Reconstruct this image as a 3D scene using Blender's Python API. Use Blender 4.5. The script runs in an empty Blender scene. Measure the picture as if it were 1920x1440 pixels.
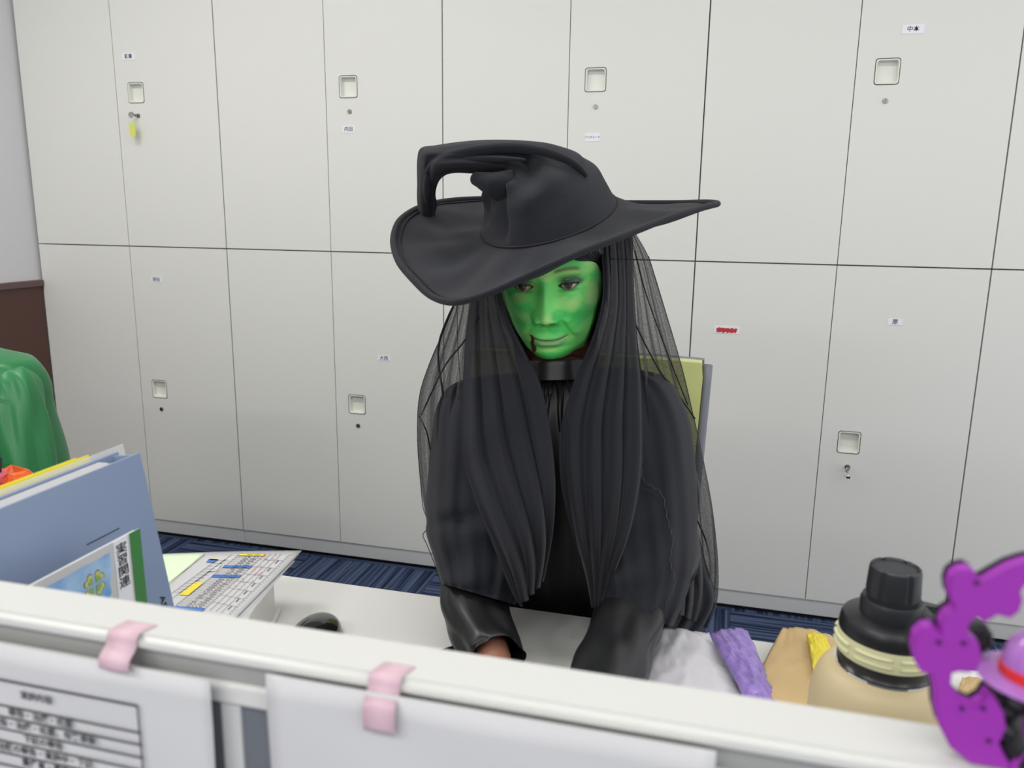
import bpy, bmesh, math, random
import numpy as np
from mathutils import Vector, Matrix
random.seed(7); rng = np.random.default_rng(7)
S = bpy.context.scene
COL = S.collection

# ------------------------------------------------------------------ camera
F, YAW, PIT, ROL = 1508.7, -.2544, -.2089, .0132
CAM = np.array([2.487, -2.501, 1.232])
_cy, _sy, _cp, _sp = math.cos(YAW), math.sin(YAW), math.cos(PIT), math.sin(PIT)
FW = np.array([_sy*_cp, _cy*_cp, _sp]); _rt = np.array([_cy, -_sy, 0]); _up = np.cross(_rt, FW)
RT = math.cos(ROL)*_rt + math.sin(ROL)*_up; UP = -math.sin(ROL)*_rt + math.cos(ROL)*_up
cd = bpy.data.cameras.new('camera'); cam = bpy.data.objects.new('camera', cd); COL.objects.link(cam)
m = Matrix.Identity(4)
for i in range(3):
    m[i][0], m[i][1], m[i][2], m[i][3] = RT[i], UP[i], -FW[i], CAM[i]
cam.matrix_world = m
cd.sensor_width = 36; cd.lens = F/1920*36; cd.clip_start = .02
cd.dof.use_dof = True; cd.dof.focus_distance = 1.4; cd.dof.aperture_fstop = 8.5
S.camera = cam

def ray(u, v): return FW + (u-960)/F*RT - (v-720)/F*UP
def ud(u, v, d): return CAM + ray(u, v)*d            # point at a measured distance
def uz(u, v, z): r = ray(u, v); return CAM + r*(z-CAM[2])/r[2]
def uy(u, v, y): r = ray(u, v); return CAM + r*(y-CAM[1])/r[1]

# ------------------------------------------------------------------ world, light, exposure
w = bpy.data.worlds.new('room_light'); S.world = w; w.use_nodes = True
w.node_tree.nodes['Background'].inputs[0].default_value = (.93, .95, 1, 1)
w.node_tree.nodes['Background'].inputs[1].default_value = .95
S.view_settings.view_transform = 'Standard'; S.view_settings.look = 'None'
S.view_settings.gamma = 1; S.view_settings.use_curve_mapping = False
S.view_settings.exposure = 0.2
CEIL = 2.62
LIGHTS = [(.8, -1.35), (2.4, -1.35), (4.0, -1.35), (.8, -3.5), (2.4, -3.5), (4.0, -3.5), (.8, -5.6), (2.4, -5.6), (4.0, -5.6)]  # rearmost row is added to light the face under the hat brim
def area_lamp(x, y, parent):
    l = bpy.data.lights.new('lamp', 'AREA'); l.shape = 'RECTANGLE'; l.size = 1.2; l.size_y = .28
    l.energy = {.8: 20, 2.4: 10.5, 4.0: 10}[x] * {-1.35: .85, -3.5: 1.15, -5.6: 1.9}[y]; l.color = (1, .985, .95)
    o = bpy.data.objects.new('lamp', l); o.location = (x, y, CEIL-.03); COL.objects.link(o)
    o.parent = parent
    return o

# ------------------------------------------------------------------ helpers
def L(c):
    c = [x/255 for x in c]
    return tuple((x/12.92 if x <= .04045 else ((x+.055)/1.055)**2.4) for x in c)
def tag(o, label=None, cat=None, group=None, kind=None):
    if label: o['label'] = label
    if cat: o['category'] = cat
    if group: o['group'] = group
    if kind: o['kind'] = kind
    return o
def empty(name, loc=(0, 0, 0), **k):
    o = bpy.data.objects.new(name, None); o.empty_display_size = .05; o.location = loc
    COL.objects.link(o); return tag(o, **k)
def mat(name, col, rough=.5, metal=0, spec=.5, bump=None, noise=None, alpha=None, sheen=0, coat=0, trans=0, vcol=False, sub=0):
    mt = bpy.data.materials.new(name); mt.use_nodes = True
    nt = mt.node_tree; b = nt.nodes['Principled BSDF']
    b.inputs['Base Color'].default_value = (*col, 1); b.inputs['Roughness'].default_value = rough
    b.inputs['Metallic'].default_value = metal; b.inputs['Specular IOR Level'].default_value = spec
    b.inputs['Sheen Weight'].default_value = sheen; b.inputs['Coat Weight'].default_value = coat
    b.inputs['Transmission Weight'].default_value = trans
    b.inputs['Subsurface Weight'].default_value = sub; b.inputs['Subsurface Scale'].default_value = .004
    tc = nt.nodes.new('ShaderNodeTexCoord')
    if vcol:
        a = nt.nodes.new('ShaderNodeVertexColor'); a.layer_name = 'paint'
        nt.links.new(a.outputs['Color'], b.inputs['Base Color'])
    if noise:   # (scale, amount)
        n = nt.nodes.new('ShaderNodeTexNoise'); n.inputs['Scale'].default_value = noise[0]; n.inputs['Detail'].default_value = 4
        nt.links.new(tc.outputs['Object'], n.inputs['Vector'])
        mx = nt.nodes.new('ShaderNodeMix'); mx.data_type = 'RGBA'
        k = noise[1]
        mx.inputs[6].default_value = (*[c*(1-k) for c in col], 1); mx.inputs[7].default_value = (*[min(1, c*(1+k)) for c in col], 1)
        nt.links.new(n.outputs['Fac'], mx.inputs[0]); nt.links.new(mx.outputs[2], b.inputs['Base Color'])
    if bump:    # (scale, strength)
        n = nt.nodes.new('ShaderNodeTexNoise'); n.inputs['Scale'].default_value = bump[0]; n.inputs['Detail'].default_value = 3
        nt.links.new(tc.outputs['Object'], n.inputs['Vector'])
        bp = nt.nodes.new('ShaderNodeBump'); bp.inputs['Strength'].default_value = bump[1]; bp.inputs['Distance'].default_value = .002
        nt.links.new(n.outputs['Fac'], bp.inputs['Height']); nt.links.new(bp.outputs['Normal'], b.inputs['Normal'])
    if alpha is not None: b.inputs['Alpha'].default_value = alpha
    return mt
def sheer(name, col, a0, a1, rough=.7, na=.5):
    """woven net: denser where the sheet is seen edge-on, as threads pile up"""
    mt = mat(name, col, rough, spec=.2, sheen=.15)
    nt = mt.node_tree; b = nt.nodes['Principled BSDF']
    lw = nt.nodes.new('ShaderNodeLayerWeight'); lw.inputs['Blend'].default_value = .35
    tc = nt.nodes.new('ShaderNodeTexCoord')
    n = nt.nodes.new('ShaderNodeTexNoise'); n.inputs['Scale'].default_value = 420
    nt.links.new(tc.outputs['Object'], n.inputs['Vector'])
    mr = nt.nodes.new('ShaderNodeMapRange'); mr.inputs[3].default_value = a0; mr.inputs[4].default_value = a1
    nt.links.new(lw.outputs['Facing'], mr.inputs[0])
    ad = nt.nodes.new('ShaderNodeMath'); ad.operation = 'MULTIPLY_ADD'; ad.inputs[1].default_value = na
    nt.links.new(n.outputs['Fac'], ad.inputs[0]); ad.inputs[2].default_value = -na/2
    s = nt.nodes.new('ShaderNodeMath'); s.operation = 'ADD'; s.use_clamp = True
    nt.links.new(ad.outputs[0], s.inputs[0]); nt.links.new(mr.outputs[0], s.inputs[1])
    nt.links.new(s.outputs[0], b.inputs['Alpha'])
    return mt
def link(name, me, m=None, parent=None, smooth=False, loc=None):
    o = bpy.data.objects.new(name, me); COL.objects.link(o)
    for x in (m if isinstance(m, (list, tuple)) else [m]):
        if x: me.materials.append(x)
    if parent:
        o.parent = parent
    if loc is not None: o.location = loc
    if smooth: me.polygons.foreach_set('use_smooth', [True]*len(me.polygons))
    return o
def from_bm(name, bm, m=None, parent=None, smooth=False, loc=None):
    me = bpy.data.meshes.new(name); bm.normal_update(); bm.to_mesh(me); bm.free()
    return link(name, me, m, parent, smooth, loc)
def box(bm, c, s, rot=None, mi=0):
    r = bmesh.ops.create_cube(bm, size=1)
    M = Matrix.Translation(Vector(c)) @ (rot.to_4x4() if rot else Matrix.Identity(4)) @ Matrix.Diagonal((*s, 1))
    bmesh.ops.transform(bm, matrix=M, verts=r['verts'])
    for f in {f for v in r['verts'] for f in v.link_faces}: f.material_index = mi
    return r['verts']
def box_o(name, c, s, m, parent=None, bev=.0015, rot=None, loc=None):
    bm = bmesh.new(); box(bm, c, s, rot)
    if bev: bmesh.ops.bevel(bm, geom=list(bm.edges), offset=min(bev, min(s)*.45), segments=2, affect='EDGES', profile=.5)
    return from_bm(name, bm, m, parent, loc=loc)
def grid_me(name, P, closed=False, cap=False):
    """P: array rows x cols x 3"""
    nr, nc = P.shape[:2]
    idx = np.arange(nr*nc).reshape(nr, nc)
    a = idx[:-1]; b = idx[1:]
    if closed: a2, b2 = np.roll(a, -1, 1), np.roll(b, -1, 1)
    else: a, a2, b, b2 = a[:, :-1], a[:, 1:], b[:, :-1], b[:, 1:]
    Q = np.stack([a, a2, b2, b], -1).reshape(-1, 4)
    faces = Q.tolist()
    if cap: faces += [idx[0][::-1].tolist(), idx[-1].tolist()]
    me = bpy.data.meshes.new(name); me.from_pydata(P.reshape(-1, 3).tolist(), [], faces); me.update()
    return me
def recalc(me):
    bm = bmesh.new(); bm.from_mesh(me); bmesh.ops.recalc_face_normals(bm, faces=bm.faces); bm.to_mesh(me); bm.free(); return me
def grid(name, P, m, parent=None, closed=False, cap=False, thick=0, smooth=True):
    me = grid_me(name, np.asarray(P, float), closed, cap)
    if closed: recalc(me)
    if thick:
        bm = bmesh.new(); bm.from_mesh(me); bmesh.ops.recalc_face_normals(bm, faces=bm.faces); bm.normal_update()
        vs, fs = list(bm.verts), list(bm.faces)
        edg = [e for e in bm.edges if len(e.link_faces) == 1]
        lo = [bm.verts.new(v.co-v.normal*thick) for v in vs]
        for i_, v in enumerate(vs): v.index = i_
        for f in fs: bm.faces.new([lo[v.index] for v in reversed(f.verts)])
        for e in edg:
            a, b = e.verts; bm.faces.new((a, b, lo[b.index], lo[a.index]))
        bmesh.ops.recalc_face_normals(bm, faces=bm.faces); bm.to_mesh(me); bm.free()
    return link(name, me, m, parent, smooth)
def crom(K, t, periodic=False):
    """Catmull-Rom through key rows K at parameters t in [0,1]"""
    K = np.asarray(K, float); n = len(K)
    t = np.atleast_1d(t)
    if periodic: x = (t % 1)*n; i = np.floor(x).astype(int) % n; f = x-np.floor(x); g = lambda j: K[j % n]
    else: x = np.clip(t, 0, 1)*(n-1); i = np.minimum(np.floor(x).astype(int), n-2); f = x-i; g = lambda j: K[np.clip(j, 0, n-1)]
    f = f.reshape(-1, *([1]*(K.ndim-1)))
    p0, p1, p2, p3 = g(i-1), g(i), g(i+1), g(i+2)
    return .5*((2*p1)+(-p0+p2)*f+(2*p0-5*p1+4*p2-p3)*f**2+(-p0+3*p1-3*p2+p3)*f**3)
def tube(name, pts, rad, m, parent=None, n=8, cap=True, smooth=True, fold=None, flat=1):
    pts = np.asarray(pts, float); rad = np.broadcast_to(np.asarray(rad, float), (len(pts),))
    T = np.gradient(pts, axis=0); T /= np.linalg.norm(T, axis=1, keepdims=True)+1e-12
    ref = np.array([0, 0, 1.]) if abs(T[:, 2]).mean() < .8 else np.array([0, 1., 0])
    N = np.cross(T, ref); N /= np.linalg.norm(N, axis=1, keepdims=True)+1e-12
    B = np.cross(T, N)
    a = np.linspace(0, 2*math.pi, n, endpoint=False)
    R = rad[:, None]*np.ones(n)
    if fold is not None: R = R*fold(np.linspace(0, 1, len(pts))[:, None], a[None, :])
    P = pts[:, None]+R[..., None]*(np.cos(a)[None, :, None]*N[:, None]+flat*np.sin(a)[None, :, None]*B[:, None])
    return grid(name, P, m, parent, closed=True, cap=cap, smooth=smooth)
def lathe(name, prof, m, parent=None, n=48, loc=(0, 0, 0), smooth=True):
    prof = np.array(prof); a = np.linspace(0, 2*math.pi, n, endpoint=False)
    P = np.stack([prof[:, None, 0]*np.cos(a), prof[:, None, 0]*np.sin(a), prof[:, None, 1]+0*a], -1)
    o = grid(name, P, m, parent, closed=True, cap=True, smooth=False)
    o.location = loc
    if smooth:
        me = o.data; me.polygons.foreach_set('use_smooth', [True]*len(me.polygons)); me.set_sharp_from_angle(angle=.7)
    return o
def poly_bm(loops, t, f):
    """extruded filled outline(s); f maps (x, y, depth) to world"""
    bm = bmesh.new()
    ed = []
    for lp in loops:
        vs = [bm.verts.new((*p, 0)) for p in lp]
        ed += [bm.edges.new((vs[i], vs[(i+1) % len(vs)])) for i in range(len(vs))]
    bmesh.ops.triangle_fill(bm, use_beauty=True, use_dissolve=False, edges=ed)
    if t:
        r = bmesh.ops.extrude_face_region(bm, geom=list(bm.faces))
        for v in r['geom']:
            if isinstance(v, bmesh.types.BMVert): v.co.z += t
    for v in bm.verts: v.co = Vector(f(*v.co))
    bmesh.ops.recalc_face_normals(bm, faces=bm.faces)
    return bm
def rrect(w, h, r, n=4, cx=0, cy=0):
    out = []
    for sx, sy, a0 in ((1, 1, 0), (-1, 1, 90), (-1, -1, 180), (1, -1, 270)):
        for k in range(n+1):
            a = math.radians(a0+90*k/n)
            out.append((cx+sx*(w/2-r)+r*math.cos(a), cy+sy*(h/2-r)+r*math.sin(a)))
    return out
_tc = {}
def text_verts(s, size):
    """flat glyph mesh centred on the origin in the XY plane -> verts, faces"""
    if (s, size) in _tc: return _tc[(s, size)]
    c = bpy.data.curves.new('t', 'FONT'); c.body = s; c.size = size; c.offset = size*.014; c.align_x = 'CENTER'; c.align_y = 'CENTER'; c.resolution_u = 2
    o = bpy.data.objects.new('t', c); COL.objects.link(o)
    dg = bpy.context.evaluated_depsgraph_get(); me = bpy.data.meshes.new_from_object(o.evaluated_get(dg))
    v = [tuple(x.co) for x in me.vertices]; f = [tuple(p.vertices) for p in me.polygons]
    bpy.data.objects.remove(o); bpy.data.curves.remove(c); bpy.data.meshes.remove(me)
    _tc[(s, size)] = (v, f); return v, f
def add_vf(bm, v, f, fn, mi=0):
    vs = [bm.verts.new(fn(*p)) for p in v]
    for q in f:
        try: bm.faces.new([vs[i] for i in q]).material_index = mi
        except ValueError: pass
def add_text(bm, s, size, fn, mi=0):
    v, f = text_verts(s, size); add_vf(bm, v, f, fn, mi)
def sm(x, a, b):
    t = np.clip((x-a)/(b-a), 0, 1); return t*t*(3-2*t)

# ------------------------------------------------------------------ materials
M = dict(
 locker=mat('locker_white', L((222, 222, 216)), .38, spec=.4, bump=(900, .05)),
 locker_cup=mat('cup_white', L((226, 227, 218)), .35),
 gap=mat('gap_dark', L((70, 68, 60)), .8),
 gasket=mat('gasket_grey', L((120, 120, 110)), .6),
 plinth=mat('plinth_grey', L((205, 206, 204)), .45),
 black=mat('black_recess', (.006, .006, .007), .8),
 steel=mat('lock_steel', (.33, .31, .28), .35, metal=1),
 chrome=mat('chrome', (.85, .85, .86), .06, metal=1),
 ink=mat('ink', (.02, .02, .025), .7),
 inkred=mat('ink_red', L((190, 50, 45)), .6),
 inkpink=mat('ink_pink', L((225, 110, 130)), .6),
 paper=mat('paper', L((198, 198, 199)), .6),
 labelp=mat('label_paper', L((232, 234, 240)), .35),
 wall=mat('wall_paint', L((214, 212, 214)), .8, bump=(300, .15)),
 brown=mat('wainscot_brown', L((82, 52, 44)), .5, noise=(3, .06)),
 browncap=mat('cap_brown', L((98, 76, 74)), .45),
 ceil=mat('ceiling_white', L((225, 225, 222)), .9, bump=(200, .2)),
 desk=mat('desk_white', L((226, 225, 221)), .3, spec=.5),
 rail=mat('rail_white', L((208, 208, 204)), .2, spec=.5),
 grey=mat('panel_grey', L((152, 153, 150)), .6),
 greyfab=mat('panel_fabric', L((112, 116, 124)), .95, bump=(1500, .5), noise=(900, .15)),
 satin=mat('black_satin', (.0105, .0105, .012), .36, spec=.42, noise=(30, .15)),
 chiffon=mat('black_chiffon', (.010, .011, .0165), .7, spec=.2, sheen=.08, bump=(1800, .25)),
 felt=mat('black_felt', (.0135, .0145, .020), .88, spec=.2, sheen=.10, bump=(1600, .6), noise=(60, .12)),
 hair=mat('black_hair', (.006, .006, .008), .4, spec=.5),
 green=mat('green_satin', L((34, 116, 64)), .40, spec=.45, sheen=.04, noise=(8, .12)),
 chairg=mat('chair_vinyl', L((206, 212, 140)), .45, bump=(700, .15)),
 chairs=mat('chair_shell', L((112, 114, 124)), .4),
 blue=mat('binder_blue', L((134, 150, 178)), .32, spec=.5),
 clover=mat('clover_green', L((140, 170, 100)), .6), clover2=mat('clover_light', L((196, 200, 120)), .6), cline=mat('clover_outline', L((112, 90, 50)), .7),
 spine=mat('spine_green', L((62, 128, 66)), .5),
 yellow=mat('yellow_file', L((228, 214, 40)), .35),
 clear=mat('clear_film', (.85, .86, .87), .12, alpha=.35),
 bottle=mat('bottle_beige', L((208, 190, 150)), .42, spec=.4, bump=(1500, .05)),
 cap=mat('cap_black', (.018, .019, .023), .42), capd=mat('lid_dark', (.012, .012, .015), .35),
 silic=mat('band_cream', L((214, 212, 170)), .5),
 kraft=mat('kraft', L((200, 172, 124)), .75, bump=(60, .9), noise=(25, .07)),
 purple=mat('purple_foam', L((150, 48, 165)), .5, spec=.35),
 purple2=mat('purple_film', L((158, 134, 205)), .22, alpha=.88, bump=(70, 1.6), noise=(35, .6)),
 white2=mat('white_film', L((235, 233, 238)), .22, alpha=.75, bump=(25, .6)),
 pink=mat('pink_tape', L((216, 184, 195)), .5, alpha=.88),
 orange=mat('orange_wrap', L((235, 95, 25)), .3, noise=(60, .3)),
 glossb=mat('gloss_black', (.012, .012, .012), .12, coat=.6),
 doll=mat('doll_black', (.01, .01, .012), .5), dollhat=mat('doll_hat', L((170, 110, 190)), .25, coat=.3),
 red=mat('red_band', L((220, 50, 40)), .4),
 lampw=mat('diffuser', (.9, .9, .88), .5),
 bluei=mat('ink_blue', L((70, 120, 195)), .6), yellowi=mat('ink_yellow', L((232, 214, 70)), .6), greeni=mat('ink_green', L((222, 240, 205)), .6), greyi=mat('ink_grey', L((200, 202, 205)), .6),
 keytag=mat('key_tag', L((224, 228, 110)), .3, alpha=.9),
)
# watercolour cover
def watercolor():
    mt = mat('watercolour', (.3, .5, .8), .55); nt = mt.node_tree; b = nt.nodes['Principled BSDF']
    tc = nt.nodes.new('ShaderNodeTexCoord'); n = nt.nodes.new('ShaderNodeTexNoise'); n.inputs['Scale'].default_value = 26; n.inputs['Detail'].default_value = 6
    nt.links.new(tc.outputs['Object'], n.inputs['Vector'])
    cr = nt.nodes.new('ShaderNodeValToRGB'); cr.color_ramp.elements[0].position = .35; cr.color_ramp.elements[1].position = .68
    cr.color_ramp.elements[0].color = (*L((105, 160, 212)), 1); cr.color_ramp.elements[1].color = (*L((180, 208, 232)), 1)
    nt.links.new(n.outputs['Fac'], cr.inputs[0]); nt.links.new(cr.outputs[0], b.inputs['Base Color']); return mt
M['water'] = watercolor()
def carpet():
    mt = mat('carpet_navy', L((48, 60, 88)), .95, spec=.1); nt = mt.node_tree; b = nt.nodes['Principled BSDF']
    tc = nt.nodes.new('ShaderNodeTexCoord'); mp = nt.nodes.new('ShaderNodeMapping'); mp.inputs['Scale'].default_value = (95, 1.5, 1)
    n = nt.nodes.new('ShaderNodeTexNoise'); n.inputs['Scale'].default_value = 1; n.inputs['Detail'].default_value = 2
    nt.links.new(tc.outputs['Object'], mp.inputs[0]); nt.links.new(mp.outputs[0], n.inputs['Vector'])
    cr = nt.nodes.new('ShaderNodeValToRGB'); cr.color_ramp.elements[0].position = .38; cr.color_ramp.elements[1].position = .62
    cr.color_ramp.elements[0].color = (*L((34, 42, 66)), 1); cr.color_ramp.elements[1].color = (*L((82, 96, 126)), 1)
    nt.links.new(n.outputs['Fac'], cr.inputs[0]); nt.links.new(cr.outputs[0], b.inputs['Base Color'])
    n2 = nt.nodes.new('ShaderNodeTexNoise'); n2.inputs['Scale'].default_value = 500; nt.links.new(tc.outputs['Object'], n2.inputs['Vector'])
    bp = nt.nodes.new('ShaderNodeBump'); bp.inputs['Strength'].default_value = .5; bp.inputs['Distance'].default_value = .003
    nt.links.new(n2.outputs['Fac'], bp.inputs['Height']); nt.links.new(bp.outputs['Normal'], b.inputs['Normal'])
    return mt
M['carpet'] = carpet()
M['veil'] = sheer('veil_net', (.012, .012, .015), .40, .97)
M['veil2'] = sheer('veil_gathered', (.0095, .0105, .0155), .94, .995, na=.08)
M['skin'] = mat('painted_skin', (.2, .5, .2), .46, spec=.4, vcol=True, sub=.12, bump=(700, .06))
M['eye'] = mat('eye_gloss', (.5, .5, .5), .12, vcol=True, coat=.5)

# ------------------------------------------------------------------ room
FZ = -.014
fl = empty('floor'); fl['kind'] = 'structure'
box_o('subfloor', (2.2, -3.0, FZ-.03), (4.9, 7.0, .04), M['black'], fl, bev=0)
tm = None
for i in range(-1, 9):
    for j in range(0, 13):
        if tm is None:
            bm = bmesh.new(); box(bm, (0, 0, 0), (.4985, .4985, .008)); bmesh.ops.bevel(bm, geom=list(bm.edges), offset=.001, segments=1, affect='EDGES')
            o = from_bm('carpet_tile', bm, M['carpet'], fl); tm = o.data
        else:
            o = bpy.data.objects.new('carpet_tile', tm); COL.objects.link(o); o.parent = fl
        o.location = (2.575-2.25+.5*i, .25-.5*j, FZ-.004)
        o.rotation_euler.z = math.pi/2*((i+j+1) % 2) + math.pi*(i % 2)
cl = box_o('ceiling', (2.2, -3.0, CEIL+.03), (4.8, 7.0, .06), M['ceil'], bev=0); cl['kind'] = 'structure'
wl = box_o('wall_left', (-.07, -3.0, 1.3), (.12, 7.0, 2.66), M['wall'], bev=0); wl['kind'] = 'structure'
box_o('wainscot', (-.006, -3.227, .467), (.012, 6.45, .955), M['brown'], wl)
box_o('wainscot_cap', (-.001, -3.227, .953), (.022, 6.45, .024), M['browncap'], wl, bev=.003)
wb = box_o('wall_back', (2.2, .49, 1.3), (4.8, .06, 2.66), M['wall'], bev=0); wb['kind'] = 'structure'
for i, (x, y) in enumerate(LIGHTS):
    if i == 0 or True:
        t = empty('ceiling_light', (0, 0, 0), cat='light', group='ceiling light panels')
        t['label'] = '%s white ceiling light panel %s' % (('left', 'middle', 'right')[i % 3], ('above the desk', 'behind the camera', 'added far behind the camera to light the face')[i//3])
        bm = bmesh.new()
        for cx, cy, sx, sy in ((x, y-.155, 1.26, .03), (x, y+.155, 1.26, .03), (x-.615, y, .03, .34), (x+.615, y, .03, .34)):
            box(bm, (cx, cy, CEIL-.012), (sx, sy, .024))
        from_bm('frame', bm, M['lampw'], t)
        area_lamp(x, y, t)

# ------------------------------------------------------------------ lockers
W = .4; Z0, Z1, Z2 = .0537, 1.0986, 2.1435
def door_mesh(handle, zc):
    """door leaf with local origin at lower-left-front corner; size W-.003 x (Z1-Z0)"""
    w_, h_ = W-.0032, Z1-Z0-.004
    loops = [[(0, 0), (w_, 0), (w_, h_), (0, h_)]]
    if handle: loops.append(rrect(.0645, .0695, .008, 4, .079, zc))
    bm = poly_bm(loops, .018, lambda x, y, d: (x, d, y))
    return bm
def cup_bm(zc):
    bm = bmesh.new()
    def ring(w, h, r, y): return [bm.verts.new((p[0], y, p[1])) for p in rrect(w, h, r, 4, .079, zc)]
    rs = [ring(.0645, .0695, .008, -.0004), ring(.0645, .0695, .008, .004), ring(.0600, .0650, .007, .004), ring(.0600, .0650, .007, -.0014), ring(.0540, .0590, .006, -.0014), ring(.0520, .0570, .006, .002), ring(.0500, .0550, .005, .0165)]
    for k in range(len(rs)-1):
        n = len(rs[k])
        for i in range(n):
            f = bm.faces.new((rs[k][i], rs[k][(i+1) % n], rs[k+1][(i+1) % n], rs[k+1][i])); f.material_index = 1 if k < 2 else 0
    bm.faces.new(rs[-1])
    bmesh.ops.recalc_face_normals(bm, faces=bm.faces)
    for f in bm.faces: pass
    return bm
def lock_bm(zc):
    bm = bmesh.new()
    r = bmesh.ops.create_cone(bm, cap_ends=True, segments=20, radius1=.0078, radius2=.0072, depth=.004)
    bmesh.ops.transform(bm, matrix=Matrix.Translation((.0815, -.001, zc)) @ Matrix.Rotation(math.pi/2, 4, 'X'), verts=r['verts'])
    r = bmesh.ops.create_cone(bm, cap_ends=True, segments=16, radius1=.0055, radius2=.0055, depth=.002)
    bmesh.ops.transform(bm, matrix=Matrix.Translation((.0815, -.0035, zc)) @ Matrix.Rotation(math.pi/2, 4, 'X'), verts=r['verts'])
    box(bm, (.0815, -.0047, zc+.0005), (.0012, .0012, .006), mi=1)
    return bm
labels = {('U', 1): [(.437, .487, 1.730, 1.753, '願書')], ('U', 3): [(1.256, 1.299, 1.481, 1.503, '内田')],
          ('U', 5): [(2.054, 2.099, 1.447, 1.471, 'プリチャード')], ('U', 7): [(2.906, 2.961, 1.717, 1.740, '中本')],
          ('L', 6): [(2.468, 2.543, .885, .907, '#')], ('L', 7): [(2.950, 2.990, .932, .950, '原')],
          ('L', 1): [(.481, .527, .971, .991, '園田')], ('L', 3): [(1.362, 1.408, .735, .752, '大西')]}
door_cache = {}
ordn = ['leftmost', 'second from left', 'middle', 'fourth from left', 'rightmost']
extra = {('U', 0): 'with a key on a yellow tag', ('U', 1): 'left of the hat tip', ('U', 2): 'behind the top of the black hat', ('U', 3): 'with a small name label above its handle',
         ('U', 4): 'cut off by the right edge', ('L', 0): 'above the blue binder', ('L', 1): 'left of the seated person', ('L', 2): 'hidden behind the seated person',
         ('L', 3): 'with red-scribbled label and key', ('L', 4): 'behind the bottle, cut off by the right edge'}
for row, zb in (('L', Z0), ('U', Z1)):
    for c in range(5):
        x0 = c*2*W
        wd = 2*W
        t = empty('locker_cabinet', (x0, 0, zb), cat='locker', group='white locker wall')
        t['label'] = '%s white locker, %s row, %s' % (ordn[c], 'upper' if row == 'U' else 'lower', extra[(row, c)])
        bm = bmesh.new(); H = Z1-Z0
        for cc, ss in (((.0045, .22, H/2), (.007, .40, H-.002)), ((wd-.0045, .22, H/2), (.007, .40, H-.002)), ((wd/2, .22, .008), (wd-.003, .40, .012)), ((wd/2, .22, H-.008), (wd-.003, .40, .012)), ((wd/2, .425, H/2), (wd-.003, .01, H-.002)), ((wd/2, .035, H/2), (wd-.004, .012, H-.002))):
            box(bm, cc, ss)
        from_bm('body', bm, M['gap'] , t)
        bm = bmesh.new()
        for cc, ss in (((-.0+.0006, .22, H/2), (.0012, .40, H-.002)), ((wd/2, .22, H+.0002-.001), (wd-.002, .40, .001))): box(bm, cc, ss)
        from_bm('side_skin', bm, M['locker'], t)
        for k in (0, 1):
            n = c*2+k; handle = k == 1
            zc = (1.623-Z1 if row == 'U' else .5745-Z0)-.002
            zl = (1.547-Z1 if row == 'U' else .4985-Z0)-.002
            if c == 4 and k == 1: pass
            key = (row, handle)
            if key not in door_cache:
                d = from_bm('door', door_mesh(handle, zc), M['locker'], t)
                parts = []
                if handle:
                    parts = [from_bm('recessed_handle', cup_bm(zc), [M['locker_cup'], M['gasket']], d), from_bm('lock', lock_bm(zl), [M['steel'], M['ink']], d)]
                    parts[1]['label'] = 'small round steel key lock'
                door_cache[key] = (d.data, [(p.name.split('.')[0], p.data) for p in parts])
            else:
                dm, ps = door_cache[key]
                d = bpy.data.objects.new('door', dm); COL.objects.link(d); d.parent = t
                for pn, pm in ps:
                    p = bpy.data.objects.new(pn, pm); COL.objects.link(p); p.parent = d
                    if pn == 'lock': p['label'] = 'small round steel key lock'
            dx = k*W+.0016+(.0006 if k == 0 else -.0002)
            d.location = (dx, 0, .002)
            for (a, b, z_0, z_1, s) in labels.get((row, n), []):
                bm = bmesh.new(); cx, cz = (a+b)/2-x0-dx, (z_0+z_1)/2-zb-.002
                w_, h_ = b-a, z_1-z_0
                rot = Matrix.Rotation(random.uniform(-.03, .03), 3, 'Y')
                box(bm, (cx, -.0006, cz), (w_, .0011, h_), rot=rot)
                fn = lambda x, y, z, cx=cx, cz=cz: (cx+x, -.0014-z, cz+y)
                if s == '#':
                    for q in range(16):
                        px = -.027+.0035*q
                        box(bm, (cx+px, -.0014-.0001*(q % 3), cz+.0008*math.sin(q*2.1)-.0012), (.0070, .0003, .0125+.003*math.sin(q*1.7)), rot=Matrix.Rotation(.5*math.sin(q*1.3), 3, 'Y'), mi=2)
                else:
                    add_text(bm, s, .0155 if len(s) < 3 else .0078, fn, 1)
                lb = from_bm('name_label', bm, [M['labelp'], M['ink'], M['inkred']], d)
                lb['label'] = 'white label scribbled over in red' if s == '#' else 'small white printed name label'
pl = empty('locker_plinth', (0, 0, 0), label='long low grey plinth base running under the white lockers', cat='plinth')
for c in range(5):
    box_o('base_section', (c*.8+.4, .21, (Z0+.001)/2), (.7988, .41, Z0-.002), M['plinth'], pl, bev=.002)
box_o('recess_strip', (2.0, .215, FZ/2-.0003), (4.0, .39, -FZ-.001), M['black'], pl, bev=0)

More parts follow.
